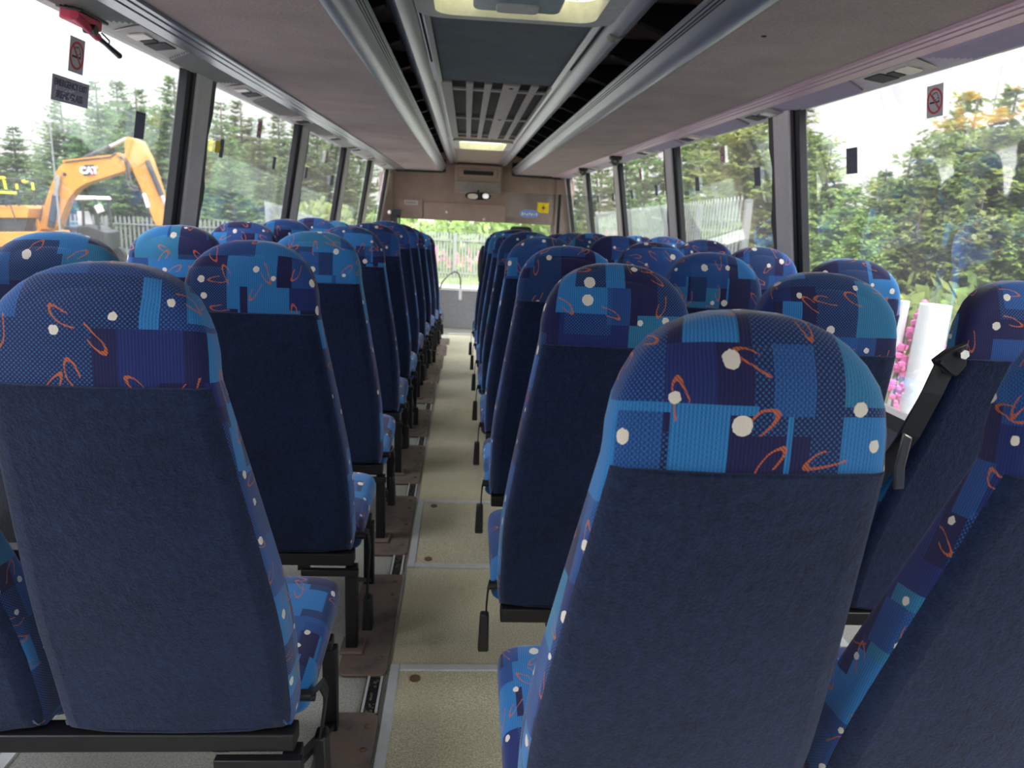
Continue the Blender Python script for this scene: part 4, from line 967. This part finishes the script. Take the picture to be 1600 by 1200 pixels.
# --- excavator, parallel to the windscreen plane at Y = 25
EY = 25.0
t = thing('excavator', 'yellow excavator with raised boom beyond the nearest left window', 'excavator', (at(0, 380, EY).x, EY, GZ))
org = Vector((t.location.x, EY, GZ))
def E(px, py, dy=0): p = at(px, py, EY)-org; return (p.x, dy, p.z)
def epoly(name, pts, y0, y1, m, parent=t, bevel=.02): return MB().prism([E(x, y, y0) for x, y in pts], (0, y1-y0, 0)).build(name, m, parent, bevel=bevel)
boom = epoly('boom', [(63, 357), (67, 345), (80, 305), (92, 272), (97, 262), (108, 253), (180, 244), (184, 239), (192, 240), (200, 252), (203, 262), (200, 268), (165, 279), (140, 287), (125, 296), (112, 312), (104, 330), (98, 350), (90, 360)], -.22, .22, M['yellow'])
b = MB(); b.prism([E(104, 251, -.24), E(182, 242, -.24), E(182, 246, -.24), E(104, 255, -.24)], (0, .48, 0)); b.build('top_flange', M['yellow'], boom)
for s_ in (-.235,):
    L = text('CAT', .28, M['cupla'], boom, E(144.5, 267, s_), (PI/2, -.05, 0), 'logo_lettering', .004, 1.0, .012)
    MB().prism([E(146, 277, s_-.002), E(155, 261, s_-.002), E(155, 272, s_-.002)], (0, .004, 0)).build('logo_triangle', M['signred'], boom)
    MB().prism([E(136, 275.5, s_+.004), E(136, 259, s_+.004), E(152, 257.5, s_+.004), E(155, 275, s_+.004)], (0, .004, 0)).build('logo_backing', M['mblack'], boom)
stick = epoly('stick', [(198, 222), (201, 214), (212, 217), (224, 222), (238, 248), (241, 258), (247, 275), (256, 305), (266, 330), (274, 345), (272, 355), (250, 356), (243, 345), (233, 318), (222, 292), (213, 272), (208, 258), (199, 245)], -.17, .17, M['yellow'])
epoly('stick_side_plate', [(201, 217), (222, 222), (236, 250), (220, 262), (208, 250)], -.20, -.17, M['yellow'], stick)
epoly('white_label', [(226, 303), (231, 302), (238, 322), (233, 325)], -.178, -.171, M['white'], stick, 0)
def cyl(name, a, c, r0_, r1_, y):
    A, C = Vector(E(*a, y)), Vector(E(*c, y)); o = MB().tube([A, A.lerp(C, .62)], r0_, 10).build(name, M['mblack'], t, smooth=True); MB().tube([A.lerp(C, .55), C], r1_, 8).build('rod', M['chrome'], o, smooth=True)
cyl('boom_cylinder', (132, 249), (199, 217), .075, .05, -.06); cyl('stick_cylinder', (235, 252), (271, 338), .085, .05, -.24); cyl('lift_cylinder', (88, 355), (101, 275), .11, .07, -.32)
def hose(pts, y, r_=.03): return MB().tube([E(x, yy, y) for x, yy in pts], r_, 6).build('hose', M['hose'], t, smooth=True)
hose([(190, 245), (201, 250), (204, 265), (203, 280), (208, 292), (216, 298), (222, 296)], -.26); hose([(196, 246), (206, 256), (209, 275), (213, 290), (222, 294)], -.30); hose([(108, 254), (140, 250), (178, 246), (188, 240)], -.25, .022); hose([(70, 345), (74, 320), (70, 312)], -.26, .02)
epoly('link', [(262, 333), (270, 330), (275, 348), (272, 362), (258, 362)], -.12, .12, M['yellow'])
bk = MB().prism([E(244, 352, -.4), E(275, 352, -.4), E(285, 375, -.4), E(280, 405, -.4), E(255, 412, -.4), E(240, 385, -.4)], (0, .8, 0)).build('bucket', M['mblack'], t, bevel=.03)
# upper works
epoly('counterweight_body', [(-70, 322), (66, 321), (70, 326), (68, 340), (-70, 340)], -.9, 1.1, M['yellow']); epoly('engine_bay', [(-70, 340), (66, 340), (60, 362), (-70, 362)], -.8, 1.0, M['mblack']); epoly('lower_deck', [(-70, 361), (80, 361), (86, 370), (80, 383), (-70, 384)], -1.0, 1.1, M['yellow'])
epoly('cab_side', [(2, 339), (18, 339), (21, 374), (5, 374)], -1.06, -1.0, M['mblack'], t, .01)
for i, (x0, x1) in enumerate(((-66, -20), )): epoly('cab', [(-90, 380), (-90, 262), (-50, 258), (-32, 262), (-28, 380)], -.9, .2, M['machglass'])
epoly('pivot_bracket', [(52, 345), (66, 340), (72, 358), (66, 366), (52, 364)], -.3, .3, M['yellow'])
MB().tube([E(60, 356, -.36), E(60, 356, .36)], .12, 14).build('pivot_pin', M['steel'], t, smooth=True); MB().tube([E(107, 273, -.24), E(107, 273, -.20)], .06, 12).build('boom_pin', M['mblack'], t)
epoly('track', [(-75, 388), (70, 388), (92, 398), (96, 412), (84, 424), (-75, 424)], -1.2, -.7, M['mblack'], t, .04); epoly('track', [(-75, 388), (70, 388), (92, 398), (96, 412), (84, 424), (-75, 424)], .7, 1.2, M['mblack'], t, .04)
hr = MB()
for a, c in (((-60, 277), (84, 283)), ((-60, 299), (78, 303)), ): hr.tube([E(*a, -.95), E(*c, -.95)], .028, 6)
for x in (-40, -12, 15, 37, 56, 80): hr.tube([E(x, 277+(x+40)*.045, -.95), E(x+1, 322, -.95)], .024, 6)
hr.build('handrail', M['mblack'], t)
ys_ = MB()
for a, c in (((13, 279), (38, 280)), ((15, 283), (18, 296)), ((36, 283), (39, 297)), ((21, 301), (55, 303)), ((55, 289), (56, 297)), ((79, 287), (80, 298))): ys_.tube([E(*a, -.99), E(*c, -.99)], .036, 6)
ys_.build('rail_sleeve', M['yrail'], t); MB().ball(E(65, 285, -.9), .10, .10, .07).build('beacon', M['yrail'], t, smooth=True)
MB().tube([E(20, 337, -1.02), E(27, 316, -1.02), (Vector(E(36, 311, -1.02))), E(44, 313, -1.02), E(55, 346, -1.02)], .018, 6).build('grab_handle', M['mblack'], t)
b = MB().tube([(0, 0, 0), (.0, 0, at(93, 195, 20).z-GZ)], [.03, .018], 6)
p = at(94, 360, 20); o = b.build('flag_pole', M['fence'], loc=(p.x, 20, GZ)); tag(o, 'thin pale pole standing in front of the excavator boom', 'pole')

# --- small roller with canopy
RY = 28
t = thing('canopy_dumper', 'small site dumper with white canopy between the excavator boom and the fence', 'dumper', (at(140, 380, RY).x, RY, GZ)); org2 = Vector(t.location)
def D(px, py, dy=0): p = at(px, py, RY)-org2; return (p.x, dy, p.z)
MB().prism([D(124, 306, -.5), D(160, 307, -.5), D(163, 312, -.5), D(126, 313, -.5)], (0, 1.1, 0)).build('canopy', M['white'], t, bevel=.03)
for a, c in (((119, 318), (113, 385)), ((139, 313), (141, 360)), ((158, 312), (170, 390))):
    for y in (-.45, .5): MB().tube([D(*a, y), D(*c, y)], .05, 6).build('canopy_post', M['mblack'], t)
MB().prism([D(157, 322, -.5), D(166, 319, -.5), D(171, 330, -.5), D(163, 334, -.5)], (0, .15, 0)).build('work_lamp', M['lens'], t, bevel=.02)
MB().prism([D(112, 352, -.5), D(150, 352, -.5), D(176, 362, -.5), D(176, 392, -.5), D(110, 392, -.5)], (0, 1.1, 0)).build('body', M['mblack'], t, bevel=.05)
MB().prism([D(126, 330, -.3), D(134, 330, -.3), D(140, 352, -.3), D(128, 354, -.3)], (0, .6, 0)).build('operator_seat', M['sign'], t, bevel=.05)
for x in (116, 168):
    for y in (-.6, .55): MB().tube([D(x, 402, y-.12), D(x, 402, y+.12)], .42, 18).build('wheel', M['rubber'], t, smooth=True)
